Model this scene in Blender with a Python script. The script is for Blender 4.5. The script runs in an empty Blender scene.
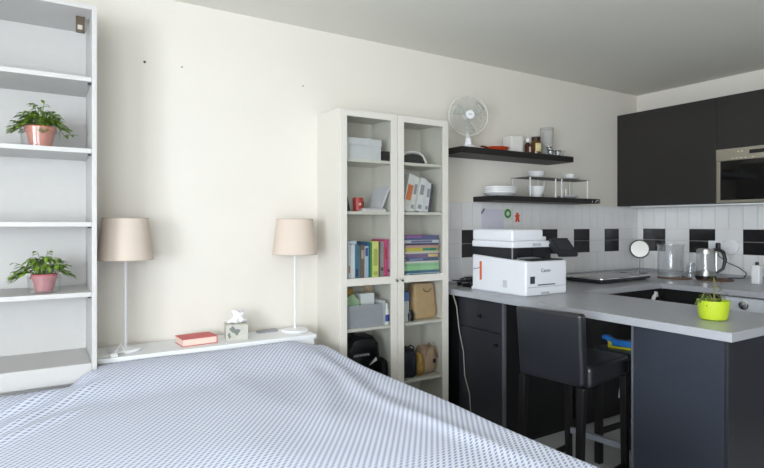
import bpy, bmesh, math, random
from mathutils import Vector, Matrix, noise
H0 = 1.345                      # camera height; z values below are given relative to the eye level
R = math.radians
sc = bpy.context.scene
col = sc.collection
random.seed(4)

# ------------------------------------------------------------------ materials
def nmat(name):
    m = bpy.data.materials.new(name); m.use_nodes = True
    nt = m.node_tree
    return m, nt, nt.nodes['Principled BSDF']
def srgb(r, g, b):
    f = lambda c: (c/255/12.92) if c/255 <= .04045 else ((c/255+.055)/1.055)**2.4
    return (f(r), f(g), f(b), 1)
_mc = {}
def mat(name, rgb, rough=.5, metal=0, vary=.04, scale=30, bump=0, spec=.5, emit=0, coat=0):
    if name in _mc: return _mc[name]
    m, nt, b = nmat(name)
    c = srgb(*rgb)
    b.inputs['Roughness'].default_value = rough
    b.inputs['Metallic'].default_value = metal
    b.inputs['Specular IOR Level'].default_value = spec
    if coat: b.inputs['Coat Weight'].default_value = coat
    n = nt.nodes.new('ShaderNodeTexNoise'); n.inputs['Scale'].default_value = scale; n.inputs['Detail'].default_value = 4
    tc = nt.nodes.new('ShaderNodeTexCoord'); nt.links.new(tc.outputs['Object'], n.inputs['Vector'])
    r = nt.nodes.new('ShaderNodeValToRGB')
    r.color_ramp.elements[0].position = .3; r.color_ramp.elements[1].position = .7
    r.color_ramp.elements[0].color = (c[0]*(1-vary), c[1]*(1-vary), c[2]*(1-vary), 1)
    r.color_ramp.elements[1].color = (min(1, c[0]*(1+vary)), min(1, c[1]*(1+vary)), min(1, c[2]*(1+vary)), 1)
    nt.links.new(n.outputs['Fac'], r.inputs['Fac']); nt.links.new(r.outputs['Color'], b.inputs['Base Color'])
    if bump:
        bp = nt.nodes.new('ShaderNodeBump'); bp.inputs['Strength'].default_value = bump; bp.inputs['Distance'].default_value = .002
        nt.links.new(n.outputs['Fac'], bp.inputs['Height']); nt.links.new(bp.outputs['Normal'], b.inputs['Normal'])
    if emit:
        b.inputs['Emission Color'].default_value = c; b.inputs['Emission Strength'].default_value = emit
    _mc[name] = m
    return m
def thin_glass(name, tint=(1, 1, 1), rough=.02, strength=1.0, body=0.0, bodycol=(.8, .8, .8)):
    m = bpy.data.materials.new(name); m.use_nodes = True; nt = m.node_tree
    for n in list(nt.nodes): nt.nodes.remove(n)
    o = nt.nodes.new('ShaderNodeOutputMaterial'); t = nt.nodes.new('ShaderNodeBsdfTransparent'); g = nt.nodes.new('ShaderNodeBsdfGlossy')
    t.inputs['Color'].default_value = (*tint, 1); g.inputs['Roughness'].default_value = rough
    fr = nt.nodes.new('ShaderNodeLayerWeight'); fr.inputs['Blend'].default_value = .5
    pw = nt.nodes.new('ShaderNodeMath'); pw.operation = 'POWER'; pw.inputs[1].default_value = 4
    nt.links.new(fr.outputs['Facing'], pw.inputs[0])
    mu = nt.nodes.new('ShaderNodeMath'); mu.operation = 'MULTIPLY_ADD'; mu.inputs[1].default_value = .8*strength; mu.inputs[2].default_value = .035*strength; mu.use_clamp = True
    fr = pw
    mx = nt.nodes.new('ShaderNodeMixShader')
    nt.links.new(fr.outputs[0], mu.inputs[0]); nt.links.new(mu.outputs[0], mx.inputs[0])
    nt.links.new(t.outputs[0], mx.inputs[1]); nt.links.new(g.outputs[0], mx.inputs[2])
    last = mx
    if body:
        d = nt.nodes.new('ShaderNodeBsdfDiffuse'); d.inputs['Color'].default_value = (*bodycol, 1)
        m2 = nt.nodes.new('ShaderNodeMixShader'); m2.inputs[0].default_value = body
        nt.links.new(mx.outputs[0], m2.inputs[1]); nt.links.new(d.outputs[0], m2.inputs[2]); last = m2
    nt.links.new(last.outputs[0], o.inputs[0])
    return m

WALL = mat('wall_paint', (233, 228, 219), .85, vary=.012, scale=3, bump=.05)
CEIL = mat('ceiling_paint', (232, 230, 220), .9, vary=.01, scale=2)
WHITE = mat('white_lacquer', (238, 240, 242), .4, vary=.01)
SHELFW = mat('shaded_white_melamine', (202, 201, 199), .45, vary=.01)  # white greyed down evenly: the open bookcase's shade is put into the colour
GREIGE = mat('offwhite_lacquer', (222, 218, 209), .42, vary=.01)
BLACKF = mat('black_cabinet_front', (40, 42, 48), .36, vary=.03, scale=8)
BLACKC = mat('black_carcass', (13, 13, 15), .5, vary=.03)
SHELFB = mat('black_brown_veneer', (27, 25, 25), .5, vary=.15, scale=60)
UPPER = mat('anthracite_front', (40, 38, 37), .42, vary=.02, scale=5)
TOP = mat('grey_worktop', (172, 174, 180), .3, vary=.06, scale=160)
STEEL = mat('brushed_steel', (190, 190, 188), .28, 1, vary=.05, scale=90)
CHROME = mat('chrome', (225, 225, 225), .06, 1, vary=0)
BPLAST = mat('black_plastic', (22, 22, 24), .35, vary=.05)
WPLAST = mat('white_plastic', (236, 237, 240), .35, vary=.01)
LEATHER = mat('black_leather', (26, 28, 34), .3, vary=.1, scale=10, bump=1.0, spec=.9)
BWOOD = mat('black_stained_wood', (18, 16, 18), .38, vary=.15, scale=40)
TILEW = mat('white_glazed_tile', (232, 232, 232), .12, vary=.01, scale=4)
TILEB = mat('black_glazed_tile', (20, 19, 21), .2, vary=.05, scale=4)
GROUT = mat('grey_grout', (205, 204, 202), .9, vary=.05)
GLASS = thin_glass('window_glass')
PANE = thin_glass('cabinet_glass', (.93, .94, .93), strength=.8)
CLEAR = thin_glass('clear_glass', (.985, .99, 1), strength=1.3, body=.06, bodycol=(.9, .93, .95))
PLCLEAR = thin_glass('clear_plastic', (.98, .98, .98), strength=1.0, body=.07)
FLOORM = mat('floor_laminate', (196, 196, 198), .45, vary=.05, scale=12)
PAPER = mat('white_paper', (236, 236, 238), .8, vary=.02)
SHADE = None
def shade_mat():
    m, nt, b = nmat('beige_lamp_fabric')
    w = nt.nodes.new('ShaderNodeTexNoise'); w.inputs['Scale'].default_value = 220; w.inputs['Detail'].default_value = 2
    tc = nt.nodes.new('ShaderNodeTexCoord'); nt.links.new(tc.outputs['Object'], w.inputs['Vector'])
    r = nt.nodes.new('ShaderNodeValToRGB'); r.color_ramp.elements[0].color = srgb(234, 220, 207); r.color_ramp.elements[1].color = srgb(242, 229, 217)
    nt.links.new(w.outputs['Fac'], r.inputs['Fac']); nt.links.new(r.outputs['Color'], b.inputs['Base Color'])
    b.inputs['Roughness'].default_value = .95; b.inputs['Specular IOR Level'].default_value = .1
    t = nt.nodes.new('ShaderNodeBsdfTranslucent'); nt.links.new(r.outputs['Color'], t.inputs['Color'])
    mx = nt.nodes.new('ShaderNodeMixShader'); mx.inputs[0].default_value = .28
    nt.links.new(b.outputs[0], mx.inputs[1]); nt.links.new(t.outputs[0], mx.inputs[2])
    nt.links.new(mx.outputs[0], nt.nodes['Material Output'].inputs[0])
    return m
SHADE = shade_mat()

def cloth_mat():
    m, nt, b = nmat('woven_bedspread')
    N = nt.nodes.new; L = nt.links.new
    def math_(op, a=None, c=None, v1=None, v2=None):
        n = N('ShaderNodeMath'); n.operation = op
        if a is not None: L(a, n.inputs[0])
        elif v1 is not None: n.inputs[0].default_value = v1
        if c is not None: L(c, n.inputs[1])
        elif v2 is not None: n.inputs[1].default_value = v2
        return n.outputs[0]
    uv = N('ShaderNodeUVMap'); uv.uv_map = 'weave'
    mp = N('ShaderNodeMapping'); mp.inputs['Scale'].default_value = (1/.0215, 1/.0165, 1); mp.inputs['Rotation'].default_value = (0, 0, R(4))
    L(uv.outputs[0], mp.inputs[0])
    sx = N('ShaderNodeSeparateXYZ'); L(mp.outputs[0], sx.inputs[0])
    fy = math_('FRACT', sx.outputs[1]); ry = math_('FLOOR', sx.outputs[1])
    par = math_('MULTIPLY', ry, v2=.5)
    slant = math_('MULTIPLY', fy, v2=-.8)
    xx = math_('ADD', math_('ADD', sx.outputs[0], par), slant)
    fx = math_('FRACT', xx)
    ax = math_('ABSOLUTE', math_('SUBTRACT', fx, v2=.5)); ay = math_('ABSOLUTE', math_('SUBTRACT', fy, v2=.5))
    mx_ = math_('LESS_THAN', ax, v2=.24); my = math_('LESS_THAN', ay, v2=.33)
    mask = math_('MULTIPLY', mx_, my)
    mix = N('ShaderNodeMix'); mix.data_type = 'RGBA'
    L(mask, mix.inputs[0]); mix.inputs[6].default_value = srgb(228, 232, 244); mix.inputs[7].default_value = srgb(154, 164, 200)
    L(mix.outputs[2], b.inputs['Base Color'])
    b.inputs['Roughness'].default_value = .9; b.inputs['Specular IOR Level'].default_value = .15
    bp = N('ShaderNodeBump'); bp.inputs['Strength'].default_value = .25; bp.inputs['Distance'].default_value = .002
    inv = math_('SUBTRACT', None, mask, v1=1.0); L(inv, bp.inputs['Height']); L(bp.outputs[0], b.inputs['Normal'])
    return m

# ------------------------------------------------------------------ mesh builder
class MB:
    def __init__(s): s.bm = bmesh.new(); s.m = 0
    def mat(s, i): s.m = i; return s
    def _fin(s, geom_faces):
        for f in geom_faces: f.material_index = s.m
    def verts_faces(s, vs, fs, smooth=False):
        bv = [s.bm.verts.new(v) for v in vs]; out = []
        for f in fs:
            try:
                k = s.bm.faces.new([bv[i] for i in f]); k.material_index = s.m; k.smooth = smooth; out.append(k)
            except ValueError: pass
        return bv
    def box(s, x0, x1, y0, y1, z0, z1, M=None):
        v = [(x, y, z) for x in (x0, x1) for y in (y0, y1) for z in (z0, z1)]
        if M is not None: v = [tuple(M @ Vector(p)) for p in v]
        s.verts_faces(v, [(0, 1, 3, 2), (4, 6, 7, 5), (0, 4, 5, 1), (2, 3, 7, 6), (0, 2, 6, 4), (1, 5, 7, 3)])
        return s
    def hexa(s, v):      # 8 corners: bottom 4 ccw, top 4 ccw
        s.verts_faces(v, [(3, 2, 1, 0), (4, 5, 6, 7), (0, 1, 5, 4), (1, 2, 6, 5), (2, 3, 7, 6), (3, 0, 4, 7)]); return s
    def prism(s, poly, z0, z1, axis='z', M=None):
        n = len(poly)
        def P(p, t):
            q = {'z': (p[0], p[1], t), 'y': (p[0], t, p[1]), 'x': (t, p[0], p[1])}[axis]
            return tuple(M @ Vector(q)) if M is not None else q
        v = [P(p, z0) for p in poly] + [P(p, z1) for p in poly]
        f = [tuple(range(n))[::-1], tuple(range(n, 2*n))] + [(i, (i+1) % n, n+(i+1) % n, n+i) for i in range(n)]
        s.verts_faces(v, f); return s
    def lathe(s, prof, seg=32, c=(0, 0, 0), M=None, close=True):
        vs = []; fs = []
        for r, z in prof:
            for k in range(seg):
                a = 2*math.pi*k/seg
                p = Vector((c[0]+r*math.cos(a), c[1]+r*math.sin(a), c[2]+z))
                vs.append(tuple(M @ p) if M is not None else tuple(p))
        for i in range(len(prof)-1):
            for k in range(seg):
                k2 = (k+1) % seg
                fs.append((i*seg+k, i*seg+k2, (i+1)*seg+k2, (i+1)*seg+k))
        s.verts_faces(vs, fs, True)
        if close:
            b = s.bm.verts; b.ensure_lookup_table(); n0 = len(b)-len(vs)
            for ring in (0, len(prof)-1):
                if prof[ring][0] > 1e-5:
                    vv = [b[n0+ring*seg+k] for k in range(seg)]
                    if ring == 0: vv = vv[::-1]
                    try:
                        f = s.bm.faces.new(vv); f.material_index = s.m
                    except ValueError: pass
        return s
    def tube(s, pts, r, seg=8, smooth=True, radii=None, closed=False):
        pts = [Vector(p) for p in pts]; n = len(pts); vs = []; fs = []
        up = Vector((0, 0, 1)); prev = None
        for i, p in enumerate(pts):
            if closed: d = pts[(i+1) % n]-pts[i-1]
            else: d = (pts[min(i+1, n-1)]-pts[max(i-1, 0)])
            d.normalize()
            if prev is None:
                a = up.cross(d)
                if a.length < .1: a = Vector((1, 0, 0)).cross(d)
            else: a = prev-d*prev.dot(d)
            a.normalize(); prev = a; b = d.cross(a)
            rr = radii[i] if radii else r
            for k in range(seg):
                t = 2*math.pi*k/seg
                vs.append(tuple(p+a*math.cos(t)*rr+b*math.sin(t)*rr))
        for i in range(n if closed else n-1):
            j = (i+1) % n
            for k in range(seg):
                k2 = (k+1) % seg
                fs.append((i*seg+k, i*seg+k2, j*seg+k2, j*seg+k))
        if not closed:
            fs.append(tuple(range(seg))[::-1]); fs.append(tuple(range((n-1)*seg, n*seg)))
        s.verts_faces(vs, fs, smooth); return s
    def blob(s, w, d, h, c=(0, 0, 0), p=3.0, nz=.02, seg=28, rings=16, seed=0, zf=None):
        vs = []; fs = []
        def sp(v, e): return math.copysign(abs(v)**(2/e), v)
        for i in range(rings+1):
            ph = -math.pi/2+math.pi*i/rings
            for k in range(seg):
                t = 2*math.pi*k/seg
                x = sp(math.cos(ph), p)*sp(math.cos(t), p)*w/2; y = sp(math.cos(ph), p)*sp(math.sin(t), p)*d/2; z = sp(math.sin(ph), p)*h/2
                q = Vector((x, y, z+h/2))
                if zf:
                    kx, ky = zf(q.z/h); q.x *= kx; q.y *= ky
                nn = noise.noise_vector(q*18+Vector((seed*7.3, 0, 0)))*nz
                q2 = q+nn
                q2.z = max(0, q2.z); vs.append((q2.x+c[0], q2.y+c[1], q2.z+c[2]))
        for i in range(rings):
            for k in range(seg):
                k2 = (k+1) % seg
                fs.append((i*seg+k, i*seg+k2, (i+1)*seg+k2, (i+1)*seg+k))
        s.verts_faces(vs, fs, True); return s
    def build(s, name, mats, parent=None, loc=(0, 0, 0), rz=0, bevel=0, solid=0, bseg=2):
        bmesh.ops.remove_doubles(s.bm, verts=s.bm.verts, dist=1e-6)
        bmesh.ops.recalc_face_normals(s.bm, faces=s.bm.faces)
        for e in s.bm.edges:
            if len(e.link_faces) == 2 and e.calc_face_angle(0) > R(38): e.smooth = False
        me = bpy.data.meshes.new(name); s.bm.to_mesh(me); s.bm.free()
        o = bpy.data.objects.new(name, me); col.objects.link(o)
        for m in (mats if isinstance(mats, (list, tuple)) else [mats]): me.materials.append(m)
        o.location = loc; o.rotation_euler = (0, 0, rz)
        if parent: o.parent = parent
        if solid:
            md = o.modifiers.new('thick', 'SOLIDIFY'); md.thickness = solid; md.offset = -1
        if bevel:
            md = o.modifiers.new('edge', 'BEVEL'); md.width = bevel; md.segments = bseg; md.limit_method = 'ANGLE'; md.angle_limit = R(40)
        return o

def tag(o, label, cat, group=None):
    o['label'] = label; o['category'] = cat
    if group: o['group'] = group
    return o
def thing(name, label, cat, loc, rz=0, group=None):
    o = bpy.data.objects.new(name, None); col.objects.link(o); o.empty_display_size = .05
    o.location = (loc[0], loc[1], loc[2]+H0); o.rotation_euler = (0, 0, rz)
    return tag(o, label, cat, group)
def solo(name, mb, mats, loc, label, cat, group=None, rz=0, bevel=0, solid=0):
    o = mb.build(name, mats, None, (loc[0], loc[1], loc[2]+H0), rz, bevel, solid)
    return tag(o, label, cat, group)
def struct(name, mb, mats, bevel=0, parent=None):
    o = mb.build(name, mats, parent, (0, 0, H0) if parent is None else (0, 0, 0), 0, bevel)
    o['kind'] = 'structure'
    return o
def copy_tree(o, parent=None):
    c = o.copy(); col.objects.link(c)
    if parent: c.parent = parent
    for ch in list(o.children): copy_tree(ch, c)
    return c
def text_mesh(name, body, size, mt, parent, loc, rot, extrude=.0004, label=None):
    cu = bpy.data.curves.new(name, 'FONT'); cu.body = body; cu.size = size; cu.extrude = extrude; cu.align_x = 'CENTER'; cu.align_y = 'CENTER'
    t = bpy.data.objects.new(name, cu); col.objects.link(t)
    dg = bpy.context.evaluated_depsgraph_get(); me = bpy.data.meshes.new_from_object(t.evaluated_get(dg))
    bpy.data.objects.remove(t)
    o = bpy.data.objects.new(name, me); col.objects.link(o); me.materials.clear(); me.materials.append(mt)
    o.parent = parent; o.location = loc; o.rotation_euler = rot
    return o

# ------------------------------------------------------------------ setting
WA = 3.117; WB = 4.811; CZ = 1.206; FZ = -1.345
XL = -2.3; YF = -1.9
wx0, wx1, wz0, wz1 = -2.0, -.5, -.75, .75
ly0, ly1 = -1.6, .35
struct('floor', MB().box(XL-.2, WB+.2, YF-.2, WA+.2, FZ-.1, FZ), FLOORM)
struct('ceiling', MB().box(XL-.2, WB+.2, YF-.2, WA+.2, CZ, CZ+.1), CEIL)
struct('wall_back', MB().box(XL-.2, WB+.2, WA, WA+.15, FZ, CZ), WALL)
struct('wall_right', MB().box(WB, WB+.15, YF-.2, WA, FZ, CZ), WALL)
struct('wall_left', MB().box(XL-.2, XL, YF-.2, ly0, FZ, CZ).box(XL-.2, XL, ly1, WA, FZ, CZ).box(XL-.2, XL, ly0, ly1, FZ, wz0).box(XL-.2, XL, ly0, ly1, wz1, CZ), WALL)
w = MB()
w.box(XL, wx0, YF-.2, YF, FZ, CZ).box(wx1, WB, YF-.2, YF, FZ, CZ).box(wx0, wx1, YF-.2, YF, FZ, wz0).box(wx0, wx1, YF-.2, YF, wz1, CZ)
struct('wall_front', w, WALL)
w = MB()
for a, b in ((wx0, wx0+.06), (wx1-.06, wx1), ((wx0+wx1)/2-.05, (wx0+wx1)/2+.05)): w.box(a, b, YF-.14, YF-.07, wz0, wz1)
for a, b in ((wz0, wz0+.06), (wz1-.06, wz1)): w.box(wx0+.06, wx1-.06, YF-.135, YF-.075, a, b)
wn = struct('window_1', w, WHITE)
struct('window_pane', MB().box(wx0+.05, wx1-.05, YF-.108, YF-.102, wz0+.05, wz1-.05), GLASS, parent=wn)
w = MB()
for a, b in ((ly0, ly0+.06), (ly1-.06, ly1), ((ly0+ly1)/2-.05, (ly0+ly1)/2+.05)): w.box(XL-.14, XL-.07, a, b, wz0, wz1)
for a, b in ((wz0, wz0+.06), (wz1-.06, wz1)): w.box(XL-.135, XL-.075, ly0+.06, ly1-.06, a, b)
wn = struct('window_2', w, WHITE)
struct('window_pane', MB().box(XL-.108, XL-.102, ly0+.05, ly1-.05, wz0+.05, wz1-.05), GLASS, parent=wn)
struct('baseboard_back', MB().box(.24, 1.47, 3.105, WA, FZ, FZ+.07), WHITE, bevel=.002)
# small filled screw holes in the back wall
for i, (x, z, r) in enumerate(((.485, .851, .007), (.674, .853, .004), (1.389, .845, .004))):
    o = solo('wall_hole', MB().lathe([(0, 0), (r, 0), (r, .002), (0, .0025)], 12, M=Matrix.Rotation(R(90), 4, 'X')),
             mat('dark_hole', (90, 84, 80), .9), (x, WA, z),
             ['dark screw hole high in the wall nearest the open white bookcase', 'faint small screw hole between the two clearer holes high on the wall', 'small screw hole high in the wall nearest the glass-door bookcase'][i], 'hole', 'screw holes in the wall')

# ------------------------------------------------------------------ open bookcase on the left
t = thing('open_bookcase', 'tall open white bookcase at the left holding two potted plants', 'bookcase', (-.17, 2.74, FZ))
bx0, bx1, by1 = -.40, .40, .37
zt = .965-FZ
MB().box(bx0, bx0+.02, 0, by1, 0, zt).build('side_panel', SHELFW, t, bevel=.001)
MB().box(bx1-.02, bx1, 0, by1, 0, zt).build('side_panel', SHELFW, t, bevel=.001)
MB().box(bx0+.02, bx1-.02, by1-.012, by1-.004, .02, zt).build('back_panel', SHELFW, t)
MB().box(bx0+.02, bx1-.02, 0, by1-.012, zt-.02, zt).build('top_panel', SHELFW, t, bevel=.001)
for z in (.647, .331, .007, -.303):
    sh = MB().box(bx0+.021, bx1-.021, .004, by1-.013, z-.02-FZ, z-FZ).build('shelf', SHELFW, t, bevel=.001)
    MB().box(bx1-.034, bx1-.021, .02, .045, z-.028-FZ, z-.0205-FZ).build('shelf_peg', mat('dark_metal', (70, 70, 74), .4, .6), sh)
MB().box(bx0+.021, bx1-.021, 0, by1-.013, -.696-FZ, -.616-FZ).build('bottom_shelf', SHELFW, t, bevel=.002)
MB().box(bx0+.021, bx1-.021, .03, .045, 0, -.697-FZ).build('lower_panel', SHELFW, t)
MB().box(.324, .360, .115, .127, .872-FZ, .9445-FZ).build('wall_bracket', mat('brown_bracket', (92, 78, 62), .6), t, bevel=.001)['label'] = 'brown bracket with a pale square plate'
MB().box(.331, .350, .1125, .1147, .885-FZ, .905-FZ).mat(0).build('bracket_plate', mat('pale_metal', (200, 195, 185), .4), t)

def leaf(mb, p, d, L, wd, up=Vector((0, 0, 1)), bend=.25):
    d = d.normalized(); s = d.cross(up)
    if s.length < .1: s = Vector((1, 0, 0))
    s.normalize(); n = s.cross(d)
    prof = [(0, .08), (.3, .85), (.55, 1), (.8, .6), (1, .03)]
    vs = []; 
    for tt, ww in prof:
        c = p+d*(L*tt)-n*0-Vector((0, 0, bend*L*tt*tt))
        vs += [tuple(c-s*wd*ww/2+n*wd*.12*ww), tuple(c), tuple(c+s*wd*ww/2+n*wd*.12*ww)]
    fs = []
    for i in range(len(prof)-1):
        a = 3*i; fs += [(a, a+1, a+4, a+3), (a+1, a+2, a+5, a+4)]
    mb.verts_faces(vs, fs, True)

def potted_plant(loc, label, potrgb, seed, glass_w, glass_h, straggle, leafrgb):
    rnd = random.Random(seed)
    t = thing('potted_plant', label, 'plant', loc, group=None)
    gr = glass_w/2
    MB().lathe([(gr*.9, 0), (gr, glass_h), (gr-.003, glass_h), (gr*.9-.003, .004), (0, .004)], 36).build('clear_outer_pot', PLCLEAR, t)
    pm = mat('pot_%d' % seed, potrgb, .7, vary=.12, scale=40)
    hr = gr*.74; hh = glass_h+.006
    MB().lathe([(hr*.72, .0055), (hr*.95, hh-.022), (hr*1.05, hh-.022), (hr*1.05, hh), (hr*.95, hh), (hr*.93, hh-.012), (0, hh-.012)], 32).build('pot', pm, t)
    st = MB(); lf = MB()
    for i in range(78 if not straggle else 52):
        a = rnd.uniform(0, 2*math.pi); out = rnd.uniform(.02, .125 if not straggle else .12); hgt = rnd.uniform(.03, .10)*(1.15-out*3)
        if i < 3: hgt = .085; out = .02+.012*i; a = 2.2+i*1.4
        if straggle and i % 6 == 0: out = .115; a = math.pi+rnd.uniform(-.5, .5); hgt = .035
        cx, cy = out*math.cos(a), out*.62*math.sin(a)
        b0 = Vector((.2*cx, .2*cy, hh-.012)); drop = -.05 if out > .085 else .01
        top = Vector((.6*cx, .6*cy, hh+hgt)); end = Vector((cx, cy, hh+hgt*.55+drop*rnd.uniform(.4, 1)))
        if i < 3: end = Vector((cx, cy, hh+hgt+.015))
        pts = [b0.lerp(top, k/4)*(1-k/4)+top.lerp(end, k/4)*(k/4) for k in range(5)]
        st.tube(pts, .0012, 5)
        for k in (2, 3, 4):
            for q in range(2):
                dd = Vector((cx, cy*1.4, 0)).normalized()+Vector((rnd.uniform(-1, 1), rnd.uniform(-.8, .8), rnd.uniform(-.3, .5)))*.8
                leaf(lf, pts[k], dd, rnd.uniform(.022, .040), rnd.uniform(.013, .020), bend=rnd.uniform(.2, .6))
    st.build('stems', mat('green_stem', (96, 120, 60), .6), t)
    lf.build('leaves', mat('leaf_%d' % seed, leafrgb, .45, vary=.35, scale=60), t)
    return t
potted_plant((.018, 2.85, .3315), 'bushy green plant in a terracotta pot inside clear plastic, on the upper bookcase shelf', (196, 106, 78), 11, .158, .086, False, (116, 148, 50))
potted_plant((.032, 2.85, -.3025), 'straggly green plant in a pinkish red pot inside clear plastic, on the lower bookcase shelf', (176, 92, 100), 12, .132, .075, True, (124, 156, 58))

# ------------------------------------------------------------------ headboard shelf
HZ = -.625
hx0, hx1, hy0, hy1 = .236, 1.345, 2.83, 3.1
t = thing('headboard_shelf', 'low white headboard shelf along the wall behind the bed', 'headboard', ((hx0+hx1)/2, 2.96, FZ))
cx = (hx0+hx1)/2; cy = 2.96
MB().box(hx0-cx, hx1-cx, hy0-cy, hy1-cy, HZ-.022-FZ, HZ-FZ).build('top_board', WHITE, t, bevel=.003)
MB().box(hx0-cx+.01, hx1-cx-.012, hy0-cy+.008, hy0-cy+.026, .02, HZ-.0225-FZ).build('front_panel', WHITE, t, bevel=.001)
MB().box(hx1-cx-.03, hx1-cx-.012, hy0-cy+.027, hy1-cy, 0, HZ-.0225-FZ).build('side_panel', WHITE, t, bevel=.001)
MB().box(hx0-cx+.01, hx0-cx+.028, hy0-cy+.027, hy1-cy, 0, HZ-.0225-FZ).build('side_panel', WHITE, t, bevel=.001)

def table_lamp(loc, label):
    t = thing('table_lamp', label, 'lamp', loc, group='beige-shaded lamps on the headboard')
    MB().lathe([(0, 0), (.075, 0), (.078, .006), (.072, .014), (.02, .018), (.008, .022), (.008, .03), (0, .03)], 40).build('base', WPLAST, t)
    MB().lathe([(.0065, .028), (.0065, .49), (.011, .492), (.011, .52), (0, .52)], 16).build('pole', WPLAST, t)
    sh = MB().lathe([(.130, .447), (.103, .652), (.101, .652), (.128, .447), (.130, .447)], 56, close=False).build('shade', SHADE, t)
    rg = MB()
    rg.tube([(.129*math.cos(a), .129*math.sin(a), .448) for a in [k*math.pi/24 for k in range(48)]], .0018, 6, closed=True)
    rg.tube([(.104*math.cos(a), .104*math.sin(a), .651) for a in [k*math.pi/24 for k in range(48)]], .0018, 6, closed=True)
    for k in range(3):
        a = k*2*math.pi/3
        rg.tube([(.011*math.cos(a), .011*math.sin(a), .515), (.104*math.cos(a), .104*math.sin(a), .648)], .0015, 6)
    rg.build('shade_rim', mat('pale_rim', (190, 176, 162), .8), sh)
    MB().lathe([(0, .52), (.012, .522), (.024, .55), (.028, .575), (.02, .598), (0, .606)], 20).build('bulb', mat('opal_glass', (235, 235, 230), .2), t)
    return t
table_lamp((.374, 2.968, HZ+.0005), 'white lamp with beige fabric shade beside the open bookcase, left of the red book')
table_lamp((1.272, 2.968, HZ+.0005), 'white lamp with beige fabric shade beside the glass-door bookcase, right of the tissue box')
CORD = mat('white_cord', (226, 224, 220), .5)
c = MB().tube([(.363, 2.86, .012), (.34, 2.872, .055), (.318, 2.855, .022), (.30, 2.848, .008), (.28, 2.846, .010), (.262, 2.85, .006), (.246, 2.853, .004)], .0032, 8)
c.tube([(.36, 2.885, .006), (.335, 2.90, .004), (.30, 2.905, .004), (.26, 2.895, .004), (.245, 2.88, .004)], .003, 8)
c.box(.295, .325, 2.84, 2.856, .0005, .018)
solo('lamp_cord', c, CORD, (0, 0, HZ), 'white lamp cord with switch curling on the left end of the headboard', 'cord')
c = MB().tube([(1.31, 2.90, .004), (1.33, 2.93, .02), (1.335, 2.97, .012), (1.33, 3.0, .004), (1.30, 3.05, .004), (1.25, 3.07, .004)], .0032, 8)
solo('lamp_cord', c, CORD, (0, 0, HZ), 'white lamp cord looping on the right end of the headboard', 'cord')
solo('remote_control', MB().box(-.06, .06, -.02, .02, 0, .012), mat('grey_remote', (150, 150, 155), .4), (1.13, 3.04, HZ), 'small flat grey remote lying on the headboard between tissue box and lamp', 'remote', rz=R(4), bevel=.003)

# ---- books
_bc = {}
def book_meshes(w, d, h, rgb, key, spine='x-', band=None):
    """upright book: thickness w along x, depth d along y (spine at y=0), height h"""
    t_ = min(.003, w*.16)
    cm = mat('cover_' + key, rgb, .55, vary=.05, scale=25)
    m = MB().box(0, w, 0, d, 0, h)
    m.bm.free()
    cv = MB().box(0, t_, 0, d, 0, h).box(w-t_, w, 0, d, 0, h).box(t_, w-t_, 0, t_, 0, h)
    mats = [cm]
    if band:
        cv.mat(1)
        for z0, z1 in band[1]: cv.box(w*.14, w*.86, -.0006, 0, h*z0, h*z1)
        mats.append(mat('band_' + key, band[0], .6))
    pg = MB().box(t_+.0002, w-t_-.0002, t_+.0002, d-.003, .002, h-.002)
    return cv, mats, pg
def book(loc, w, d, h, rgb, key, label, group=None, band=None, lean=0, flat=False, rz=0):
    cv, mats, pg = book_meshes(w, d, h, rgb, key, band=band)
    t = thing('book', label, 'book', loc, rz, group)
    # shapes are turned in the mesh so that the thing stays upright
    if flat: M = Matrix.Translation((h/2, 0, 0)) @ Matrix.Rotation(R(-90), 4, 'Y')   # thickness goes up, height goes to -x
    else:
        M = Matrix.Rotation(lean, 4, 'Y')
        if lean < 0: M = Matrix.Rotation(lean, 4, 'Y') @ Matrix.Translation((-w, 0, 0))
    cv.bm.transform(M); pg.bm.transform(M)
    cv.build('cover', mats, t)
    pg.build('pages', PAPER, t)
    return t
# red book on the headboard
t = thing('book', 'red hardback book lying flat on the headboard', 'book', (.713, 2.955, HZ), R(4))
RED = mat('red_cloth', (206, 96, 96), .6)
MB().box(-.085, .085, -.055, -.0515, .0035, .0405).box(-.085, .085, -.055, .055, 0, .003).box(-.085, .085, -.055, .055, .041, .044).bm.free()
cv = MB().box(-.09, .09, -.06, .075, 0, .003).box(-.09, .09, -.06, .075, .035, .038).box(.087, .09, -.06, .075, .003, .035)
cv.build('cover', RED, t, bevel=.0008)
MB().box(-.086, .0865, -.056, .071, .0032, .0348).build('pages', mat('cream_pages', (240, 214, 200), .8, vary=.05, scale=200), t)
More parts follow.
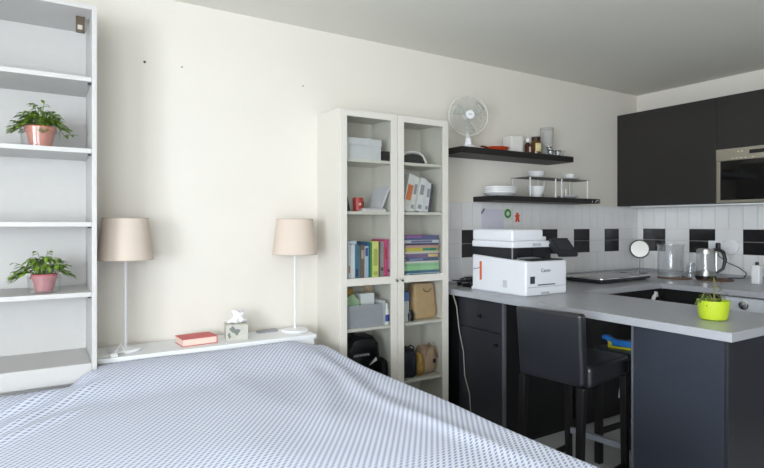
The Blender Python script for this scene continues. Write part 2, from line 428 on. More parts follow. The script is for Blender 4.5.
# tissue box
t = thing('tissue_box', 'grey leaf-printed tissue box with a white tissue, on the headboard', 'tissue box', (.925, 2.965, HZ), R(-12))
TB = mat('taupe_card', (196, 194, 184), .6)
LP = mat('grey_green_print', (122, 130, 124), .6)
b_ = MB().box(-.058, .058, -.058, .058, 0, .082)
b_.mat(1)
for (a, b, cz, s) in ((-.042, -.002, .062, 1), (-.02, .02, .045, -1), (-.05, -.03, .03, 1)):
    b_.prism([(a, cz), ((a+b)/2, cz+.016), (b, cz-.01*s), ((a+b)/2, cz-.022)], -.0586, -.058, 'y')
b_.box(.058, .0586, -.058, -.035, 0, .082); b_.box(.058, .0586, .0, .03, .02, .082)
b_.build('box', [TB, LP], t, bevel=.0008)
ts = MB(); rings = []
vs = []; fs = []
for i in range(9):
    for k in range(24):
        a = 2*math.pi*k/24; r = (.024+.008*math.sin(i*1.1))*(1-.06*i)*(1+.28*math.sin(3*a+i*.7)+.15*math.sin(7*a)); 
        r *= 1.35; vs.append((r*1.15*math.cos(a)+.005*i/3, r*.6*math.sin(a), .083+i*.0085+.008*math.sin(2*a+1)*(i/8)))
for i in range(8):
    for k in range(24): fs.append((i*24+k, i*24+(k+1) % 24, (i+1)*24+(k+1) % 24, (i+1)*24+k))
ts.verts_faces(vs, fs, True); ts.build('tissue', PAPER, t, solid=.001)

# ------------------------------------------------------------------ bed and bedspread
BT = -.70
t = thing('bed', 'double bed under the patterned bedspread', 'bed', (.55, 1.8, FZ))
MB().box(-.80, .80, -.98, .90, .12, .34).build('bed_base', mat('grey_bed_base', (170, 170, 175), .9), t, bevel=.01)
MB().box(-.81, .81, -.99, .89, .341, BT-.035-FZ).build('mattress', mat('mattress_white', (230, 230, 230), .9), t, bevel=.04, bseg=4)
for sx in (-.72, .72):
    for sy in (-.9, .8): MB().lathe([(.025, 0), (.025, .119)], 16, c=(sx, sy, 0)).build('leg', BWOOD, t)

X0, X1, Y0 = -.30, 1.397, .76
def topz(x, y):
    z = BT
    s = max(0, min(1, (y-2.35)/.42)); s = s*s*(3-2*s)
    e = max(0, min(1, (1.36-x)/.22)); e = e*e*(3-2*e)
    z += .056*s*(.25+.75*e)
    # dip close to the board
    # broad softness
    z += .010*noise.noise(Vector((x*1.7, y*1.5, 0)))+.005*noise.noise(Vector((x*4, y*3.3, 5)))
    def ridge(pts, amp, wd):
        best = 1e9; tb = 0
        for i in range(len(pts)-1):
            a = Vector(pts[i]); b = Vector(pts[i+1]); p = Vector((x, y)); ab = b-a
            k = max(0, min(1, (p-a).dot(ab)/ab.length_squared)); d = (p-(a+ab*k)).length
            if d < best: best = d; tb = (i+k)/(len(pts)-1)
        return amp*math.exp(-(best/wd)**2)*min(1, 4*tb+.2, 4*(1-tb)+.1)
    z += ridge([(1.24, 2.72), (1.24, 2.35), (1.16, 2.0), (1.15, 1.7), (1.22, 1.35), (1.26, 1.0)], .010, .04)
    z += ridge([(1.12, 2.6), (1.08, 2.2), (.95, 1.9), (.8, 1.6)], .008, .06)
    z -= ridge([(1.31, 2.66), (1.30, 2.3), (1.24, 1.95), (1.25, 1.6)], .008, .035)
    z += ridge([(.7, 2.7), (.75, 2.3), (.8, 1.9)], .007, .09)
    z += ridge([(.20, 2.70), (.05, 2.57), (-.15, 2.38)], .016, .022)
    z += ridge([(.24, 2.60), (.08, 2.44), (-.14, 2.22)], .018, .025)
    z += ridge([(.16, 2.36), (.02, 2.25), (-.16, 2.1)], .012, .025)
    z += ridge([(.12, 2.70), (-.02, 2.62), (-.2, 2.55)], .010, .014)
    if x < .24:
        k = max(0, min(1, (y-2.50)/.22)); q = max(0, min(1, (.215-x)/.11)); k = k*k*(3-2*k); q = q*q*(3-2*q)
        z = z*(1-k*q)+(BT-.006)*k*q
    return z
def cloth():
    bm = bmesh.new(); uvl = bm.loops.layers.uv.new('weave')
    step = .0135
    DR = .46; r = .035
    xs = [X0-DR+i*.03 for i in range(int(DR/.03))]+[X0+i*step for i in range(int((X1-X0)/step)+1)]+[X1+.006+i*.015 for i in range(int(DR/.015))]
    ys = [Y0-DR+i*.03 for i in range(int(DR/.03))]+[Y0+i*step for i in range(int((2.823-Y0)/step)+1)]
    grid = []
    def edge(d):      # arc length past the edge -> (outwards, down)
        q = r*math.pi/2
        if d < q: a = d/r; return r*math.sin(a)-0, r*(1-math.cos(a))
        return r, r+(d-q)
    for y in ys:
        row = []
        for x in xs:
            yy = y
            if x < .236 and yy > 2.73: yy = 2.73
            if X0 <= x <= .25 and y > 2.73 and x >= .236: pass
            ox = oy = dz = 0; px, py = x, yy
            if x > X1-r: o_, dn = edge(x-(X1-r)); px = X1-r+o_; dz = max(dz, dn)
            if x < X0+r: o_, dn = edge((X0+r)-x); px = X0+r-o_; dz = max(dz, dn)
            if y < Y0+r: o_, dn = edge((Y0+r)-y); py = Y0+r-o_; dz = max(dz, dn)
            z = topz(min(max(px, X0), X1), py)-dz
            if dz > r:
                fl = min(1, (dz-r)/.3)
                wv = .012*math.sin(y*17)+.008*math.sin(y*31+1)
                if x > X1: px += (wv+.014)*fl
                elif x < X0: px -= (wv+.014)*fl
                if y < Y0: py -= (.012*math.sin(x*19)+.014)*fl
            row.append((bm.verts.new((px, py, z)), (x, y)))
        grid.append(row)
    for j in range(len(ys)-1):
        for i in range(len(xs)-1):
            q = [grid[j][i], grid[j][i+1], grid[j+1][i+1], grid[j+1][i]]
            try: f = bm.faces.new([v[0] for v in q])
            except ValueError: continue
            f.smooth = True
            for l, v in zip(f.loops, q): l[uvl].uv = v[1]
    # faces crushed flat by the notch around the bookcase
    bad = [f for f in bm.faces if f.calc_area() < 1e-9]
    bmesh.ops.delete(bm, geom=bad, context='FACES')
    bmesh.ops.delete(bm, geom=[v for v in bm.verts if not v.link_faces], context='VERTS')
    me = bpy.data.meshes.new('bedspread'); bm.to_mesh(me); bm.free()
    o = bpy.data.objects.new('bedspread', me); col.objects.link(o); me.materials.append(cloth_mat()); o.location = (0, 0, H0)
    md = o.modifiers.new('thick', 'SOLIDIFY'); md.thickness = .006; md.offset = -1
    return tag(o, 'white bedspread with small blue-grey woven dashes, rumpled over the bed', 'bedspread')
cloth()

# ------------------------------------------------------------------ glass-door bookcase
GX0, GX1, GY = 1.487, 2.290, 2.817
GT = .672
t = thing('glass_door_bookcase', 'tall off-white bookcase with two glazed doors, full of books and bags', 'bookcase', (GX0, GY, FZ))
GW = GX1-GX0; gh = GT-FZ
for x0 in (0, GW-.02):
    MB().box(x0, x0+.02, .021, .298, 0, gh).build('side_panel', GREIGE, t, bevel=.001)
MB().box(GW/2-.012, GW/2+.012, .03, .285, .06, gh-.021).build('divider', GREIGE, t)
MB().box(.0205, GW-.0205, .286, .294, .0, gh-.021).build('back_panel', GREIGE, t)
MB().box(.0205, GW-.0205, .021, .298, gh-.02, gh).build('top_panel', GREIGE, t, bevel=.001)
MB().box(.0205, GW-.0205, .04, .285, .035, .055).build('bottom_panel', GREIGE, t)
for z in (.385, .073, -.338, -.625, -.987):
    for xa, xb in ((.021, GW/2-.0125), (GW/2+.0125, GW-.021)):
        MB().box(xa, xb, .027, .285, z-.018-FZ, z-FZ).build('shelf', GREIGE, t, bevel=.001)
for k, (xa, xb) in enumerate(((.001, GW/2-.0015), (GW/2+.0015, GW-.001))):
    f = MB(); sw = .045
    f.box(xa, xa+sw, 0, .019, .04, gh-.002).box(xb-sw, xb, 0, .019, .04, gh-.002)
    for za, zb in ((.63-FZ, gh-.002), (-.368-FZ, -.323-FZ), (.04, .09)): f.box(xa+sw, xb-sw, 0, .019, za, zb)
    dr = f.build('door', GREIGE, t, bevel=.003)
    MB().box(xa+sw-.004, xb-sw+.004, .008, .011, -.324-FZ, .631-FZ).build('glass_pane', PANE, dr)
    MB().box(xa+sw-.004, xb-sw+.004, .008, .011, .089, -.367-FZ).build('glass_pane', PANE, dr)
    kx = GW/2-.02 if k == 0 else GW/2+.02
    MB().lathe([(.005, 0), (.005, .012), (.011, .018), (.010, .025), (0, .028)], 20, M=Matrix.Translation((kx, 0, -.346-FZ)) @ Matrix.Rotation(R(90), 4, 'X')).build('knob', CHROME, dr)
    hx = xa+.02 if k == 0 else xb-.02
SLX0, SLX1 = GX0+.024, GX0+GW/2-.014      # inner width left compartment
SRX0, SRX1 = GX0+GW/2+.014, GX1-.024
FY = GY+.032                              # fronts of things on the shelves

# top shelf left: white box, dark low box
t = thing('storage_box', 'white cardboard storage box with lid on the top left shelf behind glass', 'box', (1.675, 2.945, .3855))
MB().box(-.118, .118, -.085, .085, 0, .085).build('box', mat('pale_grey_box', (214, 214, 218), .7), t, bevel=.002)
MB().box(-.121, .121, -.088, .088, .0853, .128).build('lid', mat('pale_grey_box', (214, 214, 218), .7), t, bevel=.002)
solo('dark_box', MB().box(-.028, .028, -.06, .06, 0, .062), BPLAST, (1.838, 2.93, .3855), 'small black box right of the white storage box, behind glass', 'box', bevel=.004)
# top shelf right: rounded black case with white arched rim
t = thing('carrying_case', 'rounded black case with a white arched rim on the top right shelf', 'case', (2.05, 2.92, .3855))
pr_ = [(-.085, 0)]+[(-.085+.17*k/12, .062*math.sin(math.pi*(.18+.64*k/12))**.6) for k in range(13)]+[(.085, 0)]
MB().prism(pr_, -.05, .05, 'y').build('case_body', BPLAST, t, bevel=.004)
arc = [(-.092, -.052, .035), (-.07, -.052, .064), (-.02, -.052, .074), (.03, -.052, .072), (.065, -.052, .055), (.095, -.052, .006)]
MB().tube(arc, .006, 10).build('rim', WPLAST, t)['label'] = 'white arched rim'

# second shelf left
Z2 = .0735
t = thing('picture_frame', 'black framed picture leaning at the left on the second shelf behind glass', 'frame', (1.572, FY+.02, Z2))
M = Matrix.Translation((.0, 0, .001)) @ Matrix.Rotation(R(-13), 4, 'Y')
f = MB()
for b in ((0, .012, 0, .18, 0, .012), (0, .012, 0, .18, .128, .14), (0, .012, 0, .012, .012, .128), (0, .012, .168, .18, .012, .128)): f.box(*b, M=M)
f.build('frame', BPLAST, t)
MB().box(.002, .008, .012, .168, .012, .128, M=M).build('picture', mat('grey_picture', (150, 148, 150), .5), t)
t = thing('mug', 'red mug with a pale emblem on the second shelf behind glass', 'mug', (1.668, 2.93, Z2))
RM = mat('red_mug', (188, 48, 48), .35)
MB().lathe([(.028, 0), (.034, .085), (.031, .085), (.026, .005), (0, .005)], 32).build('body', RM, t)
MB().tube([(.03, .01, .07), (.05, .02, .066), (.055, .022, .045), (.045, .018, .022), (.028, .01, .02)], .004, 8).build('handle', RM, t)
MB().lathe([(0, 0), (.008, 0), (.008, .0012), (0, .0012)], 14, M=Matrix.Translation((-.002, -.0315, .045)) @ Matrix.Rotation(R(90), 4, 'X')).build('emblem', mat('pale_emblem', (225, 200, 190), .5), t)
for i, (x, w_, h_, rgb) in enumerate(((1.745, .17, .010, (226, 224, 224)), (1.75, .15, .008, (205, 200, 205)))):
    solo('booklet', MB().box(-w_/2, w_/2, -.075, .075, 0, h_), mat('booklet%d' % i, rgb, .7), (x, 2.935, Z2+.0005+i*.0105), ['thin white booklet lying flat, lower of two on the second shelf', 'thin pale booklet lying flat on another, on the second shelf'][i], 'booklet', 'flat booklets behind glass')
t = thing('folder', 'white folder leaning against the right side on the second left shelf', 'folder', (1.80, FY+.03, Z2+.0195))
M = Matrix.Rotation(R(24), 4, 'Y')
MB().box(-.0, .014, 0, .17, 0, .155, M=M).build('cover', mat('white_folder', (218, 218, 226), .6), t)

# second shelf right: seven leaning white books and folders
bw = [(.034, .175, (214, 214, 212), 'wide white leaning folder with an orange label, first on the second right shelf'),
      (.018, .165, (224, 224, 222), 'white leaning book just right of the orange-labelled folder'),
      (.010, .150, (196, 196, 190), 'thin greyish leaning booklet, third from the left among white books'),
      (.026, .160, (226, 226, 230), 'white leaning folder in the middle of the white books'),
      (.014, .150, (216, 216, 222), 'white leaning book, third from the right among the white books'),
      (.018, .140, (222, 222, 228), 'white leaning book, second from the right among the white books'),
      (.009, .135, (70, 72, 84), 'thin dark leaning book at the right end of the white books')]
x = 1.952
for i, (w_, h_, rgb, lb) in enumerate(bw):
    ln = R(14-1.0*i)
    band = ((210, 110, 50), [(.30, .72)]) if i == 0 else ((150, 150, 158), [(.08, .2), (.5, .8)]) if i % 2 else None
    w_ *= 1.6; h_ *= 1.36
    book((x, FY+.012+.004*(i % 3), Z2+.001+w_*math.sin(ln)), w_, .17, h_, rgb, 'lean%d' % i, lb, 'leaning white books behind glass', band, lean=ln)
    x += w_/math.cos(ln)+.002
# a few loose papers on top
# third shelf left: upright books
Z3 = -.3375
ub = [(.020, .20, (176, 178, 184), 'grey-spined book', None), (.016, .212, (232, 232, 236), 'white-spined book', ((206, 120, 80), [(.2, .4)])),
      (.026, .212, (228, 230, 236), 'wide white-spined book', None), (.020, .214, (62, 120, 150), 'teal-spined book', ((34, 60, 90), [(.1, .3)])),
      (.018, .20, (110, 122, 132), 'slate grey-spined book', None), (.022, .208, (116, 96, 84), 'brown-spined book', ((190, 170, 150), [(.6, .85)])),
      (.024, .20, (180, 196, 220), 'pale blue-spined book', ((60, 80, 140), [(.7, .95)])), (.014, .226, (40, 98, 150), 'bright blue-spined book', None),
      (.012, .222, (74, 140, 84), 'thin green-spined book', None), (.040, .228, (222, 226, 130), 'wide lime yellow-spined book', ((180, 186, 100), [(.1, .2), (.35, .8)])),
      (.016, .222, (98, 92, 84), 'dark olive-spined book', None), (.024, .226, (150, 144, 150), 'mauve grey-spined book', ((90, 60, 80), [(.2, .3)])),
      (.022, .236, (204, 72, 120), 'deep pink-spined book', ((180, 40, 70), [(.5, .8)])), (.030, .24, (226, 150, 196), 'pale pink-spined book', ((120, 70, 100), [(.15, .22)]))]
tot = sum(b[0] for b in ub); k = (.328-.001*len(ub))/tot
x = 1.546
for i, (w_, h_, rgb, nm, band) in enumerate(ub):
    w_ *= k
    book((x, FY+.010+.006*((i*5) % 3), Z3+.001), w_, .16, h_, rgb, 'up%d' % i, nm+' in the upright row on the third shelf behind glass', 'upright books on the third shelf', band)
    x += w_+.001
solo('paper_bundle', MB().box(-.055, .055, -.07, .07, 0, .018), mat('blue_white_paper', (200, 208, 220), .7), (1.575, FY+.09, Z3+.2165), 'pale paper bundle lying on top of the upright books at their left end', 'papers', rz=R(-6))
# third shelf right: stack of flat books
sb = [(.018, (226, 230, 234), 'white', ((90, 130, 160), [(.05, .9)])), (.016, (66, 112, 140), 'steel blue', None), (.024, (160, 210, 158), 'pale green', None), (.018, (146, 196, 150), 'mid green', None),
      (.012, (224, 222, 214), 'cream', None), (.020, (70, 86, 120), 'navy', ((120, 130, 170), [(.5, .9)])), (.024, (122, 96, 140), 'purple', ((226, 190, 130), [(.05, .35)])),
      (.014, (210, 206, 190), 'beige', None), (.022, (206, 190, 70), 'mustard yellow', ((40, 140, 120), [(.05, .48)])), (.014, (196, 150, 150), 'dusty rose', None),
      (.012, (60, 64, 90), 'dark indigo', None), (.018, (206, 206, 216), 'light grey', ((110, 114, 150), [(.2, .8)])), (.014, (84, 96, 140), 'slate blue', None), (.014, (150, 90, 160), 'violet', ((70, 90, 130), [(.0, .5)]))]
z = Z3+.001; rnd = random.Random(9)
ssum = sum(b[0] for b in sb); ks = .262/ (ssum+.0005*len(sb))
xc = 2.112
for i, (th, rgb, nm, band) in enumerate(sb):
    th *= ks; hl = .272+rnd.uniform(-.02, .012)
    book((xc+rnd.uniform(-.005, .005), FY+.008+rnd.uniform(0, .012), z), th, .19, hl, rgb, 'st%d' % i, nm+' book lying flat in the tall stack behind glass', 'stacked books on the third shelf', band, flat=True)
    z += th+.0005

# fourth shelf left: grey magazine box with things, next box, bottle
Z4 = -.6245
t = thing('magazine_box', 'grey open storage box filled with papers on the fourth shelf', 'box', (1.672, 2.935, Z4))
GB = mat('grey_box', (166, 168, 176), .7)
m = MB().box(-.13, .13, -.08, .08, 0, .004).box(-.13, .13, -.08, -.076, .004, .135)
m.box(-.13, .13, .076, .08, .004, .15).box(-.13, -.126, -.076, .076, .004, .13).box(.126, .13, -.076, .076, .004, .13)
m.build('box', GB, t)
FL = thing('folder', 'green and white folder sticking out of the grey storage box', 'folder', (1.65, 2.92, Z4+.0045))
MB().box(-.095, .02, -.01, .0, 0, .15).prism([(-.095, .15), (.02, .15), (-.03, .195)], -.01, 0, 'y').build('cover', mat('pale_green', (178, 208, 170), .6), FL)
o = solo('card_box', MB().box(-.05, .05, -.03, .03, 0, .19), WHITE, (1.735, 2.955, Z4+.0045), 'white card box standing inside the grey storage box', 'box', bevel=.002)
for i, (x_, y_, rgb, hh, lb) in enumerate(((1.585, 2.97, (196, 90, 70), .2, 'red-brown notebook sticking up at the left of the grey storage box'), (1.64, 2.99, (214, 170, 80), .215, 'ochre notebook sticking up at the back of the grey storage box'))):
    solo('notebook', MB().box(-.028, .028, -.004, .004, 0, hh), mat('nb%d' % i, rgb, .6), (x_, y_, Z4+.0045), lb, 'notebook', rz=R(5))
solo('yellow_scissors', MB().tube([(0, 0, 0), (.004, 0, .15), (-.012, 0, .185), (-.006, 0, .225), (.014, 0, .232), (.022, 0, .20), (.008, 0, .16), (.018, 0, 0)], .004, 8), mat('amber_plastic', (222, 164, 60), .35), (1.772, 3.0, Z4+.0045), 'amber-handled scissors standing upright at the back of the fourth shelf', 'scissors')
solo('card_sleeve', MB().box(-.013, .013, -.07, .07, 0, .15), mat('pale_box', (214, 214, 220), .7), (1.8195, 2.94, Z4), 'narrow pale grey file box right of the grey storage box', 'box', bevel=.002)
t = thing('bottle', 'small white bottle with a blue label on the fourth shelf', 'bottle', (1.851, 2.885, Z4))
MB().lathe([(0, 0), (.017, 0), (.017, .085), (.010, .1), (.010, .104), (0, .104)], 24).build('body', WPLAST, t)
MB().lathe([(.0175, .018), (.0175, .06)], 24, close=False).build('label', mat('blue_label', (50, 70, 160), .5), t)
MB().lathe([(.011, .105), (.011, .13), (0, .13)], 20).build('cap', WPLAST, t)
# fourth shelf right
KR = mat('kraft_paper', (196, 164, 124), .85, vary=.08, scale=20, bump=.5)
t = thing('paper_bag', 'crumpled brown kraft paper bag on the fourth right shelf', 'bag', (2.165, 2.955, Z4))
MB().blob(.19, .13, .235, p=7, nz=.008, seed=3, zf=lambda k: (1-.12*k, 1-.35*k)).build('bag', KR, t)
MB().tube([(-.03, -.063, .20), (-.01, -.058, .178), (.02, -.058, .178), (.035, -.063, .198)], .0025, 6).build('print', mat('dark_print', (90, 70, 50), .7), t)
t = thing('carton', 'white carton with a blue top on the fourth right shelf', 'carton', (1.99, 2.915, Z4))
MB().box(-.03, .03, -.03, .03, 0, .13).build('box', mat('carton_white', (214, 216, 222), .6), t, bevel=.002)
MB().box(-.03, .03, -.03, .03, .1305, .19).build('blue_top', mat('carton_blue', (90, 120, 180), .5, vary=.3, scale=50), t, bevel=.002)
solo('black_jar', MB().lathe([(0, 0), (.024, 0), (.026, .045), (.018, .06), (.018, .068), (0, .068)], 24), BPLAST, (2.035, 2.895, Z4), 'small black jar between carton and paper bag', 'jar')
# fifth shelf
Z5 = -.9865
BBAG = mat('black_bag_film', (20, 20, 24), .22, vary=.1, bump=.8, scale=24)
t = thing('plastic_bag', 'glossy black shopping bag with white lettering on the lower left shelf', 'bag', (1.675, 2.955, Z5))
MB().blob(.245, .19, .305, p=5, nz=.022, seed=8).build('bag', BBAG, t)
m = MB(); rnd = random.Random(2)
for i in range(9):
    xx_ = -.075+i*.012; m.tube([(xx_, -.102, .19+.012*(i % 2)), (xx_+.004, -.103, .205), (xx_+.009, -.102, .192)], .0018, 5)
m.prism([(.03, .13), (.085, .155), (.078, .175), (.05, .15)], -.104, -.1, 'y')
m.build('white_print', PAPER, t)
solo('dark_pouch', MB().blob(.055, .12, .14, p=4, nz=.006, seed=5), mat('black_fabric', (28, 28, 32), .8, bump=.4, scale=80), (1.842, 2.95, Z5), 'small black fabric pouch right of the glossy black bag', 'pouch')
NAVY = mat('navy_fabric', (34, 38, 50), .6, bump=.4, scale=80)
t = thing('handbag', 'dark navy handbag on the lower right shelf behind glass', 'bag', (2.02, 2.93, Z5))
MB().blob(.115, .15, .185, p=4.5, nz=.006, seed=1, zf=lambda k: (1-.15*k, 1-.1*k)).build('body', NAVY, t)
MB().tube([(-.03, -.05, .15), (-.028, -.06, .195), (0, -.062, .212), (.028, -.06, .195), (.03, -.05, .15)], .005, 8).build('handle', NAVY, t)
t = thing('pouch', 'yellow and brown pouch squeezed between the navy and tan bags', 'pouch', (2.108, 2.93, Z5))
MB().blob(.06, .13, .145, p=4, nz=.006, seed=6, zf=lambda k: (1-.3*k, 1)).build('body', mat('mustard_fabric', (176, 138, 70), .8, vary=.3, scale=30, bump=.3), t)
t = thing('handbag', 'tan handbag with dark buckle and straps on the lower right shelf', 'bag', (2.198, 2.95, Z5))
MB().blob(.118, .15, .175, p=4, nz=.006, seed=4, zf=lambda k: (1-.25*k, 1-.1*k)).build('body', mat('tan_leather', (178, 150, 126), .6, vary=.08, bump=.2), t)
MB().tube([(-.04, -.06, .12), (-.04, -.066, .18), (-.01, -.05, .20), (.03, -.06, .17), (.055, -.06, .10)], .006, 8).build('strap', mat('tan_strap', (150, 120, 98), .6), t)
MB().box(.008, .026, -.083, -.074, .075, .10).build('buckle', mat('dark_buckle', (50, 44, 44), .4), t)

# ------------------------------------------------------------------ kitchen worktop and base units
TZ = -.435; TT = .038
PX0, PX1, PY0 = 2.337, 2.985, 1.107
IX, IY = 3.87, 2.31
poly = [(PX0, PY0), (PX1, PY0), (PX1, IY), (IX, IY), (IX, -.4), (WB-.002, -.4), (WB-.002, WA-.002), (PX0, WA-.002)]
t = thing('worktop', 'continuous U-shaped grey worktop over peninsula, corner and right wall', 'worktop', (PX0, PY0, TZ))
MB().prism([(a-PX0, b-PY0) for a, b in poly], -TT, 0).build('slab', TOP, t, bevel=.002)
MB().box(PX0-PX0, WB-PX0-.002, WA-PY0-.02, WA-PY0-.0145, .0005, .018).build('upstand', TOP, t)
MB().box(WB-PX0-.022, WB-PX0-.0145, -.4-PY0, WA-PY0-.021, .0005, .022).build('upstand', TOP, t)

CB = TZ-TT                       # underside of the slab
# base cabinet beside the bookcase
KNOB = mat('black_knob', (14, 14, 15), .3)
t = thing('base_cabinet', 'black base cabinet with one drawer above a door, nearest the glass-door bookcase', 'cabinet', (2.36, 2.385, FZ))
hC = CB-FZ-.001; dy = 2.80-2.385
MB().box(.019, .57, 0, dy, .08, hC).box(.05, .56, .01, dy-.01, 0, .08).build('body', BLACKC, t)
MB().box(0, .0185, 0, .016, .06, hC-.002).build('edge_strip', mat('grey_edge', (92, 94, 100), .4), t)
d_ = MB().box(0, .0185, .019, dy-.002, -.662-FZ, hC-.008).build('drawer', BLACKF, t, bevel=.0015)
MB().box(-.016, 0, .205-.011, .205+.011, -.590-FZ, -.568-FZ).build('knob', KNOB, d_, bevel=.003)
d_ = MB().box(0, .0185, .019, dy-.002, .09, -.668-FZ).build('door', BLACKF, t, bevel=.0015)
MB().box(-.016, 0, .06-.011, .06+.011, -.745-FZ, -.722-FZ).build('knob', KNOB, d_, bevel=.003)
# filler by the wall
t = thing('filler_panel', 'dark filler panel between base cabinet and bookcase', 'panel', (2.38, 2.802, FZ))
MB().box(0, .02, 0, .31, 0, hC).build('panel', BLACKC, t)
# end unit of the peninsula
t = thing('end_cabinet', 'dark anthracite closed cabinet carrying the near end of the peninsula', 'cabinet', (2.355, 1.13, FZ))
MB().box(.012, .57, .012, .41, 0, hC).build('body', BLACKC, t)
MB().box(0, .0115, .014, .412, .0, hC-.002).build('side_panel', mat('anthracite_matt', (50, 54, 64), .3, vary=.02, scale=4), t, bevel=.001)
MB().box(0, .0115, .414, .425, .0, hC-.002).build('edge_strip', mat('grey_edge', (92, 94, 100), .4), t)
MB().box(.0, .57, 0, .0115, .0, hC-.002).build('end_panel', mat('anthracite_end', (38, 40, 46), .4, vary=.02, scale=4), t, bevel=.001)
MB().box(.0, .0115, .0135-.001, .0136, .0, hC-.002).build('joint', BLACKC, t)
# back wall base units under the worktop
t = thing('corner_base_unit', 'black corner base unit under the back worktop, beyond the stools', 'cabinet', (2.951, 2.33, FZ))
MB().box(.0, .93, .02, .77, .08, hC).box(0, .93, .06, .75, 0, .08).build('body', BLACKC, t)
for i in range(2):
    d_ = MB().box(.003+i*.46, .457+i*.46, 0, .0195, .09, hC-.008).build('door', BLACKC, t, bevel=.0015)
    MB().box(.41+i*.06, .43+i*.06, -.014, 0, hC-.08, hC-.06).build('knob', KNOB, d_, bevel=.002)
t = thing('side_base_unit', 'black base unit under the right worktop, beside the washing machine', 'cabinet', (3.89, 1.925, FZ))
MB().box(.02, .90, 0, .40, .08, hC).box(.06, .90, 0, .40, 0, .08).build('body', BLACKC, t)
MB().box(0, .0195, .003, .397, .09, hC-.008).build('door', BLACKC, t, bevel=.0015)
t = thing('tea_towel', 'white cloth strip hanging low on the dark corner unit, seen under the peninsula', 'towel', (3.40, 2.317, -1.19))
MB().prism([(-.03, 0), (.03, 0), (.012, .125), (-.006, .125)], 0, .006, 'y').build('cloth', PAPER, t)
solo('knotted_cloth', MB().tube([(.03, 0, .03), (.005, -.004, .045), (-.02, -.004, .03), (-.035, -.003, .0)], .010, 8).tube([(.0, -.006, .05), (-.01, -.006, .02), (-.03, -.005, -.012)], .008, 8).tube([(.028, 0, .03), (.02, -.005, .055), (-.005, -.005, .06)], .007, 8),
     PAPER, (3.79, 2.317, -.555), 'small white knotted cloth on the front of the dark corner unit, above the peninsula edge', 'cloth')
# washing machine
t = thing('washing_machine', 'white washing machine built in under the right-hand worktop', 'washing machine', (3.89, 1.32, FZ))
MB().box(.01, .6, 0, .6, .01, hC-.01).build('body', WPLAST, t, bevel=.004)
MB().box(0, .0095, .002, .598, hC-.13, hC-.012).build('control_panel', mat('silver_white', (214, 218, 226), .35), t, bevel=.002)
MB().lathe([(.030, 0), (.030, .006), (.024, .008), (.022, .022), (0, .024)], 28, M=Matrix.Translation((0, .45, hC-.055)) @ Matrix.Rotation(R(-90), 4, 'Y')).build('dial', CHROME, t)
MB().box(-.002, -.0002, .06, .15, hC-.08, hC-.03).build('display', BPLAST, t)
MB().lathe([(.16, 0), (.17, .01), (.15, .02), (.13, .012), (0, .006)], 40, M=Matrix.Translation((.0095, .3, .4)) @ Matrix.Rotation(R(-90), 4, 'Y')).build('porthole', mat('smoked_glass', (50, 52, 60), .1), t)
t = thing('base_cabinet', 'black base cabinet under the right worktop, near end beyond the washing machine', 'cabinet', (3.89, -.35, FZ))
MB().box(.02, .90, 0, 1.66, .08, hC).box(.06, .90, 0, 1.66, 0, .08).build('body', BLACKC, t)
for i in range(3): MB().box(0, .0195, .003+i*.547, .543+i*.547, .09, hC-.008).build('door', BLACKF, t, bevel=.0015)

# ------------------------------------------------------------------ tiles (0.2 x 0.1 grid)
def tiles(name, a0, a1, f, cell, origin):
    m = MB(); g = .0015
    m.mat(2); f(m, a0, a1, TZ+.001, .158, 0, .006)
    n0 = int(math.floor((a0-origin)/cell))-1
    for n in range(n0, n0+30):
        c0 = origin+n*cell; c1 = c0+cell
        for (z0, z1, split) in ((-.449, -.251, 1), (-.249, -.149, 0), (-.147, -.047, 0), (-.045, .157, 1)):
            parts = [(c0, (c0+c1)/2), ((c0+c1)/2, c1)] if split else [(c0, c1)]
            for p0, p1 in parts:
                p0 = max(p0+g, a0); p1 = min(p1-g, a1)
                if p1-p0 < .01: continue
                z0_ = max(z0, TZ+.001)
                m.mat(1 if (not split and n % 2 == n0 % 2 == 0 or (not split and (round((c0-origin)/cell)) % 2 == 0)) and p1-p0 > .11 else 0)
                f(m, p0, p1, z0_+g*.3, z1-g*.3, .006, .013)
    return struct(name, m, [TILEW, TILEB, GROUT])
tiles('trim_1', 2.31, WB-.0145, lambda m, a, b, z0, z1, d0, d1: m.box(a, b, WA-d1, WA-d0, z0, z1), .2078, 4.308-.2078*10)
tiles('trim_2', -.4, WA-.0145, lambda m, a, b, z0, z1, d0, d1: m.box(WB-d1, WB-d0, a, b, z0, z1), .2145, 2.833-.2145*12)

# ------------------------------------------------------------------ upper cabinets and microwave
UX = 4.5; UZ0, UZ1 = .160, .985
t = thing('wall_cabinet', 'tall anthracite wall cabinet in the corner, left of the microwave', 'cabinet', (UX, 2.248, UZ0))
MB().box(.02, .31, .001, .862, 0, UZ1-UZ0).build('body', UPPER, t)
MB().box(0, .0195, .001, .862, -.004, UZ1-UZ0).build('door', UPPER, t, bevel=.0012)
t = thing('wall_cabinet', 'anthracite wall cabinet above the built-in microwave', 'cabinet', (UX, 1.648, .578))
MB().box(.02, .31, 0, .597, 0, UZ1-.578).build('body', UPPER, t)
MB().box(0, .0195, 0, .597, 0, UZ1-.578).build('door', UPPER, t, bevel=.0012)
t = thing('wall_cabinet', 'anthracite wall cabinet right of the microwave, at the picture edge', 'cabinet', (UX, .85, UZ0))
MB().box(.02, .31, 0, .796, 0, UZ1-UZ0).build('body', UPPER, t)
MB().box(0, .0195, 0, .796, -.004, UZ1-UZ0).build('door', UPPER, t, bevel=.0012)
t = thing('light_valance', 'thin white board running under the wall cabinets', 'board', (UX, 1.4, UZ0-.013))
MB().box(.03, .295, -.5, 1.6, -.003, .0085).build('board', WHITE, t, bevel=.001)
t = thing('microwave', 'built-in steel microwave oven with black glass door between wall cabinets', 'microwave', (UX, 1.648, UZ0+.001))
